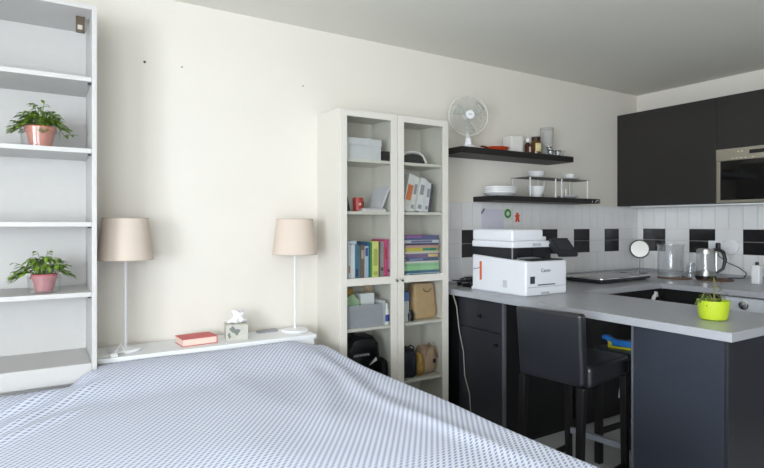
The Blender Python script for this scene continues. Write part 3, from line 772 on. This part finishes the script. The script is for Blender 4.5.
MB().box(.02, .31, 0, .597, 0, .414).build('body', BLACKC, t)
ST2 = mat('warm_steel', (186, 180, 166), .3, .85, vary=.04, scale=100)
MB().box(-.004, .0195, 0, .597, .322, .414).build('control_panel', ST2, t, bevel=.001)
MB().box(-.006, -.0042, .20, .36, .362, .39).build('display', BPLAST, t)
for y_ in (.41, .435):
    MB().lathe([(.006, 0), (.006, .003), (0, .003)], 14, M=Matrix.Translation((-.004, y_, .385)) @ Matrix.Rotation(R(-90), 4, 'Y')).build('button', mat('pale_button', (235, 232, 215), .3), t)
for i, y_ in enumerate((.47, .44, .41, .38, .33)):
    MB().box(-.005, -.0042, y_, y_+.014, .333, .339).build('mark', mat('pale_button', (235, 232, 215), .3), t)
f = MB().box(0, .0195, .57, .597, .0, .32).box(0, .0195, 0, .027, 0, .32).box(0, .0195, .027, .57, 0, .02).build('door_frame', ST2, t, bevel=.001)
MB().box(.002, .018, .028, .569, .021, .319).build('door_glass', mat('black_oven_glass', (16, 16, 17), .05, vary=0), t)

# ------------------------------------------------------------------ floating shelves
t = thing('floating_shelf', 'upper black floating shelf holding the fan and small jars', 'shelf', (2.434, 2.857, .482))
MB().box(0, 1.144, 0, .259, 0, .043).build('board', SHELFB, t, bevel=.001)
t = thing('floating_shelf', 'lower black floating shelf holding white dishes, above the tiles', 'shelf', (2.766, 2.857, .163))
MB().box(0, 1.142, 0, .259, 0, .037).build('board', SHELFB, t, bevel=.001)
m = MB(); rnd = random.Random(5)
for i in range(9):
    x_ = 1.04+.095*rnd.random(); z_ = .006+.024*rnd.random(); m.lathe([(.0035, 0), (.0035, .001), (0, .001)], 10, M=Matrix.Translation((x_, 0, z_)) @ Matrix.Rotation(R(90), 4, 'X'))
m.build('white_dots', PAPER, t)
S1 = .5255; S2 = .2005
# fan
t = thing('desk_fan', 'small white desk fan on the left end of the upper shelf', 'fan', (2.588, 2.965, S1), R(-24))
FG = mat('fan_white', (214, 214, 206), .4)
MB().lathe([(0, 0), (.07, 0), (.075, .008), (.06, .018), (.03, .03), (.022, .06), (.02, .075), (0, .075)], 36).build('base', WPLAST, t)
MB().lathe([(.018, .06), (.016, .12), (.02, .14), (0, .15)], 20, c=(0, .018, 0)).build('neck', FG, t)
fc = .238
MY = Matrix.Translation((0, 0, fc)) @ Matrix.Rotation(R(90), 4, 'X')
MB().lathe([(0, -.085), (.03, -.08), (.038, -.05), (.036, -.02), (0, -.015)], 28, M=MY).build('motor_housing', FG, t)
gr = MB()
gr.tube([(.142*math.cos(a), 0, fc+.142*math.sin(a)) for a in [k*math.pi/30 for k in range(60)]], .0045, 8, closed=True)
for rr, yy in ((.12, -.022), (.095, -.034), (.07, -.041), (.12, .018), (.08, .026)):
    gr.tube([(rr*math.cos(a), yy, fc+rr*math.sin(a)) for a in [k*math.pi/24 for k in range(48)]], .0011, 5, closed=True)
for k in range(40):
    a = 2*math.pi*k/40; ca, sa = math.cos(a), math.sin(a)
    for sg in (-1, .65):
        gr.tube([(r_*ca, sg*y_, fc+r_*sa) for r_, y_ in ((.036, .045), (.07, .041), (.10, .033), (.128, .016), (.141, 0))], .0010, 4)
gr.build('guard', FG, t)
bl = MB()
for k in range(3):
    vs = []; fs = []
    for i in range(7):
        r_ = .018+.105*i/6; wd = R(46)*(1-.25*(i/6)**2)
        for j in range(7):
            a = R(20)+k*2*math.pi/3+wd*(j/6-.5)+.35*i/6; vs.append((r_*math.cos(a), (j/6-.5)*.022, fc+r_*math.sin(a)))
    for i in range(6):
        for j in range(6): fs.append((i*7+j, i*7+j+1, (i+1)*7+j+1, (i+1)*7+j))
    bl.verts_faces(vs, fs, True)
bl.build('blades', mat('fan_blade', (178, 180, 172), .3), t, solid=.0015)
hb = MB().lathe([(0, .052), (.028, .050), (.033, .044), (.033, .038), (0, .038)], 32, M=MY).build('hub_badge', WPLAST, t)
m = MB()
for i in range(5): m.box(-.013+i*.0055, -.0095+i*.0055, -.0525, -.0515, fc-.003, fc+.003+.001*(i % 2))
m.build('badge_print', mat('grey_print', (130, 130, 134), .6), t)
# orange dish
t = thing('serving_dish', 'flat red and orange enamel dish beside the fan on the upper shelf', 'dish', (2.86, 2.97, S1))
MB().lathe([(0, 0), (.06, 0), (.095, .03), (.09, .032), (.058, .004), (0, .004)], 40).build('bowl', mat('orange_red', (206, 74, 34), .3, vary=.1), t)
MB().tube([(-.09, 0, .028), (-.13, -.01, .03), (-.165, -.02, .026)], .007, 8).build('handle', mat('dark_red_wood', (120, 50, 40), .5), t)
MB().lathe([(0, .024), (.05, .028), (.045, .036), (0, .042)], 30, c=(-.025, -.01, 0)).build('lid', mat('pale_orange', (226, 150, 110), .4), t)
solo('tissue_pack', MB().box(-.05, .062, -.05, .05, 0, .13), mat('white_pack', (224, 222, 216), .6), (3.045, 2.99, S1), 'white rectangular carton standing on the upper shelf', 'carton', rz=R(-8), bevel=.006)
t = thing('dropper_bottle', 'small brown bottle with a white cap on the upper shelf', 'bottle', (3.155, 2.94, S1))
MB().lathe([(0, 0), (.021, 0), (.022, .07), (.012, .086), (.012, .09), (0, .09)], 24).build('body', mat('amber_brown', (66, 34, 24), .2), t)
MB().lathe([(.013, .0905), (.013, .118), (.006, .124), (0, .124)], 20).build('cap', WPLAST, t)
MB().box(-.008, .012, -.0225, -.0215, .015, .055).build('label', mat('pink_label', (220, 190, 186), .6), t)
t = thing('coffee_jar', 'dark amber jar with black lid and cream label on the upper shelf', 'jar', (3.252, 2.945, S1))
MB().lathe([(0, 0), (.038, 0), (.041, .02), (.041, .09), (.032, .108), (.03, .112), (0, .112)], 32).build('body', mat('amber_glass', (92, 62, 30), .15), t)
MB().lathe([(.034, .1125), (.034, .138), (.02, .142), (0, .142)], 28).build('lid', mat('dark_lid', (44, 28, 22), .35), t)
vs = []; fs = []
m = MB()
for i in range(9):
    a = R(-90-38+i*9.5)-R(15); vs += [(.0416*math.cos(a), .0416*math.sin(a), .025), (.0416*math.cos(a), .0416*math.sin(a), .088)]
for i in range(8): fs.append((2*i, 2*i+2, 2*i+3, 2*i+1))
m.verts_faces(vs, fs, True); m.build('label', mat('cream_label', (226, 212, 160), .6), t, solid=.0006)
t = thing('glass_canister', 'tall clear glass cylinder jar at the back of the upper shelf', 'jar', (3.47, 3.03, S1))
MB().lathe([(.052, 0), (.052, .232), (.049, .232), (.049, .006), (0, .006)], 36).build('body', thin_glass('hazy_glass', (.97, .97, .97), body=.2, bodycol=(.85, .85, .83)), t)
MB().lathe([(.053, .2325), (.053, .24), (0, .24)], 36).build('lid', mat('pale_lid', (190, 190, 184), .4), t)
for i, (x_, y_, z_) in enumerate(((3.365, 2.90, 0), (3.44, 2.895, 0), (3.395, 2.94, .0))):
    t = thing('shot_glass', ['tiny clear glass with dark ring, leftmost of the three before the glass cylinder', 'tiny clear glass with dark ring, rightmost of the three', 'taller tiny glass with dark ring, behind the other two'][i], 'glass', (x_, y_, S1), group='tiny glasses on the upper shelf')
    hh = .045 if i < 2 else .075
    MB().lathe([(.018, 0), (.024, hh), (.0215, hh), (.016, .004), (0, .004)], 24).build('body', CLEAR, t)
    MB().tube([(.0235*math.cos(a), .0235*math.sin(a), hh-.006) for a in [k*math.pi/12 for k in range(24)]], .003, 6, closed=True).build('dark_ring', BPLAST, t)
solo('glass_bowl', MB().lathe([(.025, 0), (.045, .05), (.042, .05), (.023, .004), (0, .004)], 32), thin_glass('white_frosted', (.9, .9, .9), body=.45), (3.515, 2.945, S1), 'small pale glass bowl at the right of the upper shelf', 'bowl')

# lower shelf dishes
CER = mat('white_ceramic', (232, 233, 234), .22, vary=.01)
for i in range(4):
    t = solo('serving_plate', MB().lathe([(0, 0), (.08, 0), (.112, .026), (.112, .034), (.104, .032), (.076, .006), (0, .006)], 44), CER, (2.915, 2.985, S2+i*.0125),
             ['white plate at the bottom of the stack on the lower shelf', 'white plate second from the bottom of the stack on the lower shelf', 'white plate just below the top of the stack on the lower shelf', 'white plate on top of the stack on the lower shelf'][i], 'plate', 'stacked white plates')
    t.scale = (1.2, 1, 1)
def rack(x0, x1, label):
    t = thing('wire_riser', label, 'rack', ((x0+x1)/2, 2.97, S2), group='wire shelf risers')
    wd = (x1-x0)/2
    WIRE = mat('wire_chrome', (232, 232, 232), .35, .2)
    m = MB()
    for k in range(9): m.tube([(-wd, -.09+k*.0225, .150), (wd, -.09+k*.0225, .150)], .0016, 6)
    for xx_ in (-wd, 0, wd): m.tube([(xx_, -.09, .1475), (xx_, .09, .1475)], .0022, 6)
    m.build('grid', mat('dark_wire', (120, 118, 116), .4, .5), t)
    for sx in (-1, 1):
        for sy in (-1, 1): MB().tube([(sx*(wd-.02), sy*.088, 0), (sx*(wd-.02), sy*.088, .148)], .0055, 8).build('leg', WIRE, t)
    return t
rack(3.10, 3.42, 'left wire riser on the lower shelf with a bowl on top and one beneath')
rack(3.45, 3.80, 'right wire riser on the lower shelf with a cup on top')
RZ = S2+.1522
bowlp = [(.028, 0), (.05, .018), (.062, .045), (.059, .045), (.047, .02), (.026, .005), (0, .005)]
for i, k in enumerate((0, .012)):
    solo('bowl', MB().lathe([(a*1.1, b*.8) for a, b in bowlp], 40), CER, (3.26, 2.95, RZ+k), ['lower of two nested white bowls on the left wire riser', 'upper of two nested white bowls on the left wire riser'][i], 'bowl', 'nested bowls on the riser')
solo('bowl', MB().lathe([(.03, 0), (.052, .03), (.068, .085), (.065, .085), (.049, .03), (.028, .005), (0, .005)], 40), CER, (3.255, 2.945, S2), 'deep white bowl underneath the left wire riser', 'bowl')
solo('saucer', MB().lathe([(0, 0), (.03, 0), (.068, .012), (.067, .015), (.03, .004), (0, .004)], 40), CER, (3.66, 2.945, RZ), 'white saucer under the cup on the right wire riser', 'saucer')
t = thing('cup', 'white cup on a saucer on the right wire riser', 'cup', (3.64, 2.945, RZ+.0045))
MB().lathe([(.022, 0), (.036, .02), (.043, .042), (.040, .042), (.033, .02), (.02, .004), (0, .004)], 36).build('body', CER, t)
MB().tube([(.038, 0, .036), (.056, 0, .034), (.058, 0, .02), (.036, 0, .014)], .003, 8).build('handle', CER, t)
solo('saucer', MB().lathe([(0, 0), (.05, 0), (.085, .018), (.083, .021), (.05, .005), (0, .005)], 40), CER, (3.62, 2.95, S2), 'white plate lying underneath the right wire riser', 'plate')
solo('egg_cup', MB().lathe([(.02, 0), (.008, .02), (.006, .06), (.008, .072), (0, .075)], 24), CER, (3.6, 2.95, S2+.0055), 'slim white upright holder on the plate beneath the right wire riser', 'holder')

# papers and stickers above the printer
t = thing('note_sheet', 'pale lilac paper sheet hanging on the tiles above the printer', 'paper', (2.965, WA-.016, -.045))
MB().box(-.13, .10, 0, .002, -.04, .155).build('sheet', mat('lilac_paper', (214, 212, 226), .7), t)
t = thing('round_sticker', 'round green sticker on the tiles above the printer', 'sticker', (3.108, WA-.0165, .078))
MB().box(-.05, .05, 0, .0012, -.047, .047).build('backing', mat('pale_backing', (214, 226, 206), .6), t)
m = MB().lathe([(0, 0), (.036, 0), (.036, .001), (0, .001)], 28, M=Matrix.Rotation(R(90), 4, 'X')).build('green_disc', mat('green_print', (66, 128, 84), .5, vary=.3, scale=60), t)
MB().lathe([(.010, 0), (.018, 0), (.018, .0016), (.010, .0016)], 24, M=Matrix.Rotation(R(90), 4, 'X')).build('pale_ring', mat('pale_green_print', (190, 214, 176), .5, vary=.3, scale=90), t)
t = thing('orange_sticker', 'small orange-red figure sticker right of the round green one', 'sticker', (3.212, WA-.0165, .045))
MB().prism([(-.024, -.03), (-.008, -.034), (0, -.018), (.012, -.034), (.026, -.03), (.016, 0), (.027, .024), (.012, .026), (.012, .04), (-.010, .042), (-.014, .024), (-.028, .016), (-.014, 0)], -.001, .001, 'y').build('print', mat('orange_print', (222, 80, 40), .5), t)
solo('pen_hook', MB().tube([(-.012, 0, -.018), (.004, -.004, .0), (.016, 0, .018)], .004, 8), BPLAST, (2.845, WA-.018, .095), 'small dark clip on the tiles left of the paper sheet', 'clip')

# ------------------------------------------------------------------ printer
t = thing('printer', 'large white multifunction printer with tilted black touch screen on the peninsula', 'printer', (2.452, 2.298, TZ+.0005))
PW = mat('printer_white', (236, 238, 244), .42, vary=.005)
PB = mat('printer_black', (30, 32, 36), .4)
PWD, PD = .362, .475
MB().prism([(0, .0), (PD, .0), (PD, .234), (0, .208)], 0.0, PWD, 'x').build('body', PW, t, bevel=.012, bseg=4)
MB().box(.004, PWD-.004, .02, PD+.012, -.0, .02).build('foot_plate', PW, t, bevel=.003)
# black band wedge + output bay
m = MB().prism([(.20, .220), (PD-.004, .2345), (PD-.004, .284), (.20, .284)], .004, PWD-.02, 'x')
m.build('rear_band', PB, t)
MB().prism([(.115, .215), (.1995, .2195), (.1995, .284), (.115, .284)], .004, .045, 'x').build('left_post', PB, t)
MB().prism([(.10, .214), (.1995, .2195), (.1995, .284), (.10, .284)], .275, .33, 'x').build('right_post', PB, t)
MB().box(.0035, .009, .113, .12, .215, .284).build('post_trim', mat('post_silver', (150, 152, 158), .3), t)
sc_ = MB().box(-.002, .345, .105, PD, .2845, .325).build('scanner', PW, t, bevel=.008, bseg=3)
MB().box(.17, .245, .1015, .1045, .296, .311).build('handle_recess', mat('printer_grey', (190, 192, 198), .4), sc_, bevel=.002)
MB().box(-.001, .27, .107, PD-.005, .3252, .398).build('document_feeder', PW, t, bevel=.012, bseg=4)
MB().box(.271, .335, .14, PD-.01, .3252, .352).build('feeder_tray', PW, t, bevel=.006)
MB().box(.012, .35, -.0015, .0, .052, .054).build('cassette_seam', mat('seam_grey', (150, 152, 158), .5), t)
MB().box(.10, .25, -.004, .0, .062, .068).build('tray_slot', mat('slot_dark', (70, 72, 80), .5), t)
MB().box(.13, .20, -.003, .001, .0, .022).build('cassette_grip', mat('printer_grey', (190, 192, 198), .4), t, bevel=.002)
text_mesh('brand_lettering', 'Canon', .030, mat('letter_grey', (40, 42, 48), .4), t, (.17, -.0006, .15), (R(90), 0, 0))
MB().box(.035, .075, -.0012, .0, .075, .118).build('dark_label', mat('label_dark', (60, 62, 70), .5), t)
MB().box(-.0012, .0, .38, .40, .07, .19).build('orange_tape', mat('orange_tape', (226, 110, 66), .5), t)
MB().box(-.0012, .0, .155, .19, .04, .085).build('side_label', mat('side_label_grey', (206, 208, 214), .5), t)
MB().tube([(-.001, .46, .135), (-.004, .44, .142), (-.004, .42, .14), (-.002, .40, .15)], .002, 6).build('loose_tag', mat('tag_grey', (90, 90, 95), .5), t)
MB().box(.355, .3625, .04, .30, .06, .2).build('side_grip', PW, t, bevel=.004)
# touch panel
MB().box(.05, .33, .004, .11, .209, .216).build('output_tray', PB, t, bevel=.001)
Mt = Matrix.Translation((.355, .03, .285)) @ Matrix.Rotation(R(-14), 4, 'Z') @ Matrix.Rotation(R(42), 4, 'X')
pn = MB().box(-.06, .075, -.075, .075, -.012, .012, M=Mt).build('touch_panel', PB, t, bevel=.004)
MB().box(-.047, .062, -.035, .062, .0122, .0135, M=Mt).build('screen', mat('screen_black', (40, 42, 48), .12), pn)
MB().box(-.055, .02, -.02, .06, -.04, -.0125, M=Mt).build('panel_mount', PB, pn, bevel=.004)
solo('black_cable', MB().tube([(2.80, 2.40, -.25), (2.85, 2.42, -.262), (2.91, 2.45, -.32), (2.935, 2.47, -.36), (2.93, 2.48, -.405), (2.90, 2.5, -.429)], .003, 8), BPLAST, (0, 0, 0), 'thin black cable running from the touch screen down to the worktop', 'cable')
m = MB()
rnd = random.Random(3)
for i in range(5):
    pts = []
    for k in range(22):
        a = k*.9+i; pts.append((2.56+.035*math.cos(a)+.004*i-(.09 if k > 18 else 0)*(k-18)/3, 2.90+.075*math.sin(a*.8+i)+.0, .013+.010*i+.006*math.sin(a*2)))
    m.tube(pts, .0042, 6)
m.box(2.50, 2.60, 2.84, 2.98, .0005, .03)
solo('power_strip', m, BPLAST, (0, 0, TZ), 'black power strip with tangled cables behind the printer', 'cables')
solo('electric_cable', MB().tube([(2.50, 2.93, -.428), (2.40, 2.87, -.428), (2.345, 2.845, -.426), (2.322, 2.82, -.45), (2.322, 2.775, -.54), (2.322, 2.75, -.69), (2.325, 2.712, -.82), (2.325, 2.70, -.97), (2.322, 2.65, -1.08), (2.322, 2.64, -1.17), (2.32, 2.64, FZ+.006)], .0034, 8),
     mat('beige_cord', (150, 146, 138), .5), (0, 0, 0), 'beige power cord hanging over the drawer cabinet down to the floor', 'cord')

# ------------------------------------------------------------------ hob plate, mirror, jug, kettle...
t = thing('hob', 'low black tabletop hob with a steel front rim on the back worktop', 'hob', (3.43, 2.50, TZ))
MB().prism([(0, .02), (.02, .0), (.6, .0), (.6, .36), (0, .36)], .0145, .034).build('plate', mat('dark_hob_glass', (44, 44, 46), .12), t)
MB().box(-.001, .62, .0, .38, .0275, .030).bm.free()
MB().tube([(-.01, .37, .034), (-.01, .01, .034), (.0, -.006, .034), (.6, -.006, .034), (.615, .0, .034), (.62, .37, .034)], .006, 8).build('rim', CHROME, t)
MB().box(.0, .61, .005, .365, .0345, .0365).build('cover', mat('grey_hob_cover', (112, 110, 108), .15), t)
MB().box(.0, .56, .01, .34, .003, .014).build('underside', BPLAST, t)
MB().box(.63, .82, .16, .38, .026, .034).build('control_panel', mat('screen_black', (40, 42, 48), .12), t, bevel=.001)
for p in ((.05, .05), (.05, .32), (.56, .05), (.56, .32), (.76, .19), (.7, .34)): MB().lathe([(.012, 0), (.012, (.0255 if p[0] > .6 else .003))], 16, c=(p[0], p[1], 0)).build('foot', BPLAST, t)

t = thing('round_mirror', 'round steel tabletop mirror standing in the kitchen corner', 'mirror', (4.64, 2.98, TZ), R(-50))
MB().lathe([(0, 0), (.05, 0), (.052, .005), (.01, .012), (0, .012)], 28).build('base', CHROME, t)
MB().tube([(0, 0, .01), (0, 0, .125)], .004, 8).build('stand', CHROME, t)
MY2 = Matrix.Translation((0, 0, .205)) @ Matrix.Rotation(R(80), 4, 'X')
MB().lathe([(0, -.006), (.08, -.006), (.085, 0), (.08, .006), (.075, .003), (0, .003)], 40, M=MY2).build('frame', mat('dark_steel', (110, 108, 106), .3, .8), t)
MB().lathe([(0, .0032), (.074, .0032), (.074, .0045), (0, .0045)], 40, M=MY2).build('mirror_glass', mat('mirror', (235, 238, 240), .02, 1, vary=0), t)

CORK = mat('cork_board', (112, 80, 64), .8, vary=.2, scale=60)
solo('round_trivet', MB().lathe([(0, 0), (.122, 0), (.125, .004), (.122, .010), (0, .010)], 44), CORK, (4.31, 2.47, TZ), 'round brown trivet beneath the glass jug', 'trivet', 'round trivets')
solo('round_trivet', MB().lathe([(0, 0), (.122, 0), (.125, .004), (.122, .010), (0, .010)], 44), CORK, (4.42, 2.215, TZ), 'round brown trivet beneath the kettle', 'trivet', 'round trivets')
t = thing('glass_jug', 'wide clear glass jug standing on the left round trivet', 'jug', (4.29, 2.49, TZ+.0105))
MB().lathe([(.086, 0), (.094, .01), (.094, .235), (.097, .252), (.094, .252), (.090, .235), (.090, .014), (.08, .006), (0, .006)], 44).build('body', CLEAR, t)
MB().lathe([(.098, .2525), (.098, .262), (.03, .268), (0, .268)], 40).build('lid', PLCLEAR, t)
MB().tube([(.06, -.072, .20), (.10, -.12, .19), (.105, -.125, .10), (.06, -.072, .06)], .007, 8).build('handle', CLEAR, t)
solo('drinking_glass', MB().lathe([(.026, 0), (.033, .115), (.030, .115), (.024, .006), (0, .006)], 32), CLEAR, (4.345, 2.362, TZ+.0105), 'small clear drinking glass beside the jug on the left trivet', 'glass')
t = thing('kettle', 'glass electric kettle with steel bands and black handle on the right trivet', 'kettle', (4.375, 2.262, TZ+.0105))
MB().lathe([(0, 0), (.07, 0), (.073, .02), (.073, .024), (0, .024)], 40).build('power_base', BPLAST, t)
MB().lathe([(.070, .0245), (.071, .06), (.066, .06), (.066, .03), (0, .03)], 40).build('lower_band', STEEL, t)
MB().lathe([(.0695, .0605), (.062, .195), (.059, .195), (.0665, .0605)], 40, close=False).build('glass_body', CLEAR, t)
MB().lathe([(.063, .1955), (.060, .225), (.045, .232), (0, .234)], 40).build('lid', STEEL, t)
MB().box(-.012, .012, -.0725, -.0665, .06, .20, M=Matrix.Rotation(R(30), 4, 'Z') @ Matrix.Rotation(R(0), 4, 'X')).build('steel_strip', STEEL, t)
hd = [(.025, -.04, .222), (.05, -.07, .228), (.072, -.094, .205), (.078, -.105, .15), (.066, -.095, .08), (.045, -.058, .045)]
MB().tube(hd, .012, 10, radii=[.012, .014, .014, .013, .011, .009]).build('handle', BPLAST, t)
solo('electric_cable', MB().tube([(4.765, 2.365, -.19), (4.70, 2.33, -.26), (4.69, 2.26, -.31), (4.70, 2.17, -.35), (4.70, 2.12, -.39), (4.66, 2.12, -.424), (4.58, 2.13, -.424), (4.585, 2.2, -.428)], .0035, 8), BPLAST, (0, 0, 0), 'black kettle cord looping from the socket to the worktop', 'cord')
t = thing('wall_socket', 'double white wall socket with round plate behind the kettle', 'socket', (WB-.0135, 2.275, -.188))
MB().lathe([(0, 0), (.062, 0), (.060, .014), (.04, .018), (0, .018)], 36, M=Matrix.Rotation(R(-90), 4, 'Y')).build('round_cover', WPLAST, t)
MB().box(-.008, 0, .075, .18, -.06, .045).build('plate', WPLAST, t, bevel=.003)
MB().box(-.045, -.0085, .078, .105, -.03, .03).build('plug', BPLAST, t, bevel=.006)
t = thing('soap_bottle', 'slim white bottle with a dark cap on the right worktop', 'bottle', (4.40, 1.915, TZ))
MB().box(-.028, .028, -.028, .028, 0, .135).build('body', WPLAST, t, bevel=.008)
MB().lathe([(.012, .1355), (.012, .155), (.008, .158), (0, .158)], 20).build('cap', BPLAST, t)
t = thing('soap_bottle', 'white bottle at the picture edge, right of the slim white bottle', 'bottle', (4.42, 1.82, TZ))
MB().lathe([(0, 0), (.03, 0), (.032, .10), (.014, .13), (.012, .15), (0, .15)], 28).build('body', WPLAST, t)
MB().lathe([(.013, .1505), (.013, .17), (0, .17)], 20).build('cap', WPLAST, t)

# lime pot on the peninsula
t = thing('potted_seedling', 'lime green pot with a thin drooping seedling on the peninsula end', 'plant', (2.60, 1.31, TZ+.0005))
MB().lathe([(0, 0), (.048, 0), (.056, .006), (.061, .03), (.067, .088), (.063, .088), (.057, .075), (0, .073)], 44).build('pot', mat('lime_pot', (184, 206, 48), .35, vary=.01), t)
MB().lathe([(0, .0735), (.054, .0735), (.04, .079), (0, .081)], 28).build('soil', mat('dark_soil', (60, 50, 40), .95, vary=.3, scale=90, bump=.8), t)
st = MB().tube([(.008, -.002, .079), (.005, 0, .12), (.01, 0, .16), (.004, .0, .19)], .0034, 6).tube([(.0, 0, .15), (.02, -.012, .148), (.032, -.02, .132)], .0026, 6)
st.tube([(.008, -.002, .08), (-.02, .01, .115), (-.042, .02, .118), (-.05, .026, .10)], .0026, 6).tube([(.006, 0, .12), (.025, -.01, .105), (.045, -.02, .10)], .0014, 6)
st.build('stems', mat('brown_stem', (120, 116, 70), .7), t)
lf = MB(); rnd = random.Random(7)
for p in ((-.05, .026, .10), (-.042, .02, .118), (-.03, .015, .11), (-.055, .03, .09), (.045, -.02, .10), (.03, -.012, .104), (-.012, .0, .088), (-.035, .0, .088), (.02, -.01, .085), (.03, -.02, .088), (-.02, .012, .088)):
    for q in range(3):
        leaf(lf, Vector(p), Vector((rnd.uniform(-1, 1), rnd.uniform(-1, 1), rnd.uniform(-.7, .3))), rnd.uniform(.022, .038), .014, bend=.5)
for p in ((.004, 0, .19), (.032, -.02, .132)):
    leaf(lf, Vector(p), Vector((.5, -.5, -.3)), .04, .012, bend=.6); leaf(lf, Vector(p), Vector((-.6, .3, .1)), .022, .008, bend=.6)
lf.build('leaves', mat('seedling_leaf', (84, 104, 50), .5, vary=.3, scale=60), t)

# ------------------------------------------------------------------ stools
t = thing('bar_stool', 'black leather bar stool with low back, tucked under the peninsula', 'bar stool', (2.255, 1.815, FZ), R(8.5))
# local: seat faces +x ; back plane at x ~ -.2
wd = .176
MB().hexa([(-.195, -wd+.006, .60-.0), (-.135, -wd+.006, .60), (-.135, wd-.006, .60), (-.195, wd-.006, .60),
           (-.222, -wd, .937), (-.170, -wd, .937), (-.170, wd, .937), (-.222, wd, .937)]).build('backrest', LEATHER, t, bevel=.016, bseg=4)
MB().box(-.134, .255, -wd, wd, .585, .685).build('seat', LEATHER, t, bevel=.022, bseg=4)
for sx, sy in ((-1, -1), (-1, 1), (1, -1), (1, 1)):
    xb = -.205 if sx < 0 else .245; xt = -.175 if sx < 0 else .232; y_ = sy*(wd-.02)
    a = .018
    ztop = .598 if sx < 0 else .584
    MB().hexa([(xb-a*.8, y_-a*.8, 0), (xb+a*.8, y_-a*.8, 0), (xb+a*.8, y_+a*.8, 0), (xb-a*.8, y_+a*.8, 0), (xt-a, y_-a, ztop), (xt+a, y_-a, ztop), (xt+a, y_+a, ztop), (xt-a, y_+a, ztop)]).build('leg', BWOOD, t, bevel=.003)
MB().box(.228, .252, -wd+.036, wd-.036, .205, .235).build('footrest', mat('footrest_steel', (172, 178, 190), .3, .6), t, bevel=.002)['label'] = 'steel-capped footrest bar'
for sy in (-1, 1): MB().box(-.178, .222, sy*(wd-.02)-.009, sy*(wd-.02)+.009, .11, .14).build('stretcher', BWOOD, t, bevel=.002)
MB().box(-.199, -.181, -wd+.036, wd-.036, .17, .20).build('stretcher', BWOOD, t, bevel=.002)

t = thing('backless_stool', 'dark backless stool standing behind the bar stool under the peninsula', 'stool', (2.86, 1.80, FZ), 0)
MB().box(-.20, .16, -.19, .19, .625, .655).build('seat', mat('dark_teal_seat', (34, 42, 48), .35), t, bevel=.006)
for sx, sy in ((-1, -1), (-1, 1), (1, -1), (1, 1)):
    MB().box(sx*.16-.018-.02, sx*.16+.018-.02, sy*.168-.018, sy*.168+.018, 0, .6245).build('leg', BWOOD, t, bevel=.003)
for sy in (-1, 1): MB().box(-.161, .121, sy*.168-.01, sy*.168+.01, .16, .19).build('stretcher', BWOOD, t, bevel=.002)
MB().box(.13, .15, -.149, .149, .16, .19).build('stretcher', BWOOD, t, bevel=.002)
t = thing('water_pistol', 'blue and yellow plastic toy lying on the dark backless stool', 'toy', (2.74, 1.87, -.6895), R(-74))
BLU = mat('toy_blue', (34, 120, 200), .35)
MB().prism([(-.10, .062), (-.075, .066), (-.03, .045), (.16, .046), (.16, .012), (-.06, .012), (-.075, .038), (-.10, .042)], -.018, .018, 'y').build('body', BLU, t, bevel=.004)
MB().prism([(-.065, .0), (.12, 0), (.12, .011), (-.045, .011), (-.045, .03), (-.065, .038)], -.022, .022, 'y').build('grip', mat('toy_yellow', (214, 206, 50), .4), t, bevel=.002)

# ------------------------------------------------------------------ light
def area(name, loc, rot, sx, sy, power, color):
    l = bpy.data.lights.new(name, 'AREA'); l.shape = 'RECTANGLE'; l.size = sx; l.size_y = sy; l.energy = power; l.color = color
    o = bpy.data.objects.new(name, l); col.objects.link(o); o.location = loc; o.rotation_euler = rot
    return o
area('window_daylight', ((wx0+wx1)/2, YF-.16, (wz0+wz1)/2+H0), (R(90), 0, 0), wx1-wx0-.12, wz1-wz0-.12, 45, (.87, .935, 1.0))
area('window_daylight', (XL-.16, (ly0+ly1)/2, (wz0+wz1)/2+H0), (R(90), 0, R(-90)), ly1-ly0-.12, wz1-wz0-.12, 130, (.87, .935, 1.0))
wd_ = bpy.data.worlds.new('daylight'); sc.world = wd_; wd_.use_nodes = True
bg = wd_.node_tree.nodes['Background']; bg.inputs[0].default_value = (.80, .88, 1, 1); bg.inputs[1].default_value = 1.0

# ------------------------------------------------------------------ camera
cam = bpy.data.cameras.new('camera'); co = bpy.data.objects.new('camera', cam); col.objects.link(co)
cam.sensor_fit = 'HORIZONTAL'; cam.sensor_width = 36; cam.lens = 36*550/764
co.location = (0, 0, H0); co.rotation_euler = (R(90), 0, -.5618)
cam.shift_y = -(234-223.6)/764
cam.clip_start = .01
sc.camera = co
sc.view_settings.view_transform = 'Standard'; sc.view_settings.look = 'None'
sc.view_settings.exposure = 0.72; sc.view_settings.gamma = 1; sc.view_settings.use_curve_mapping = False
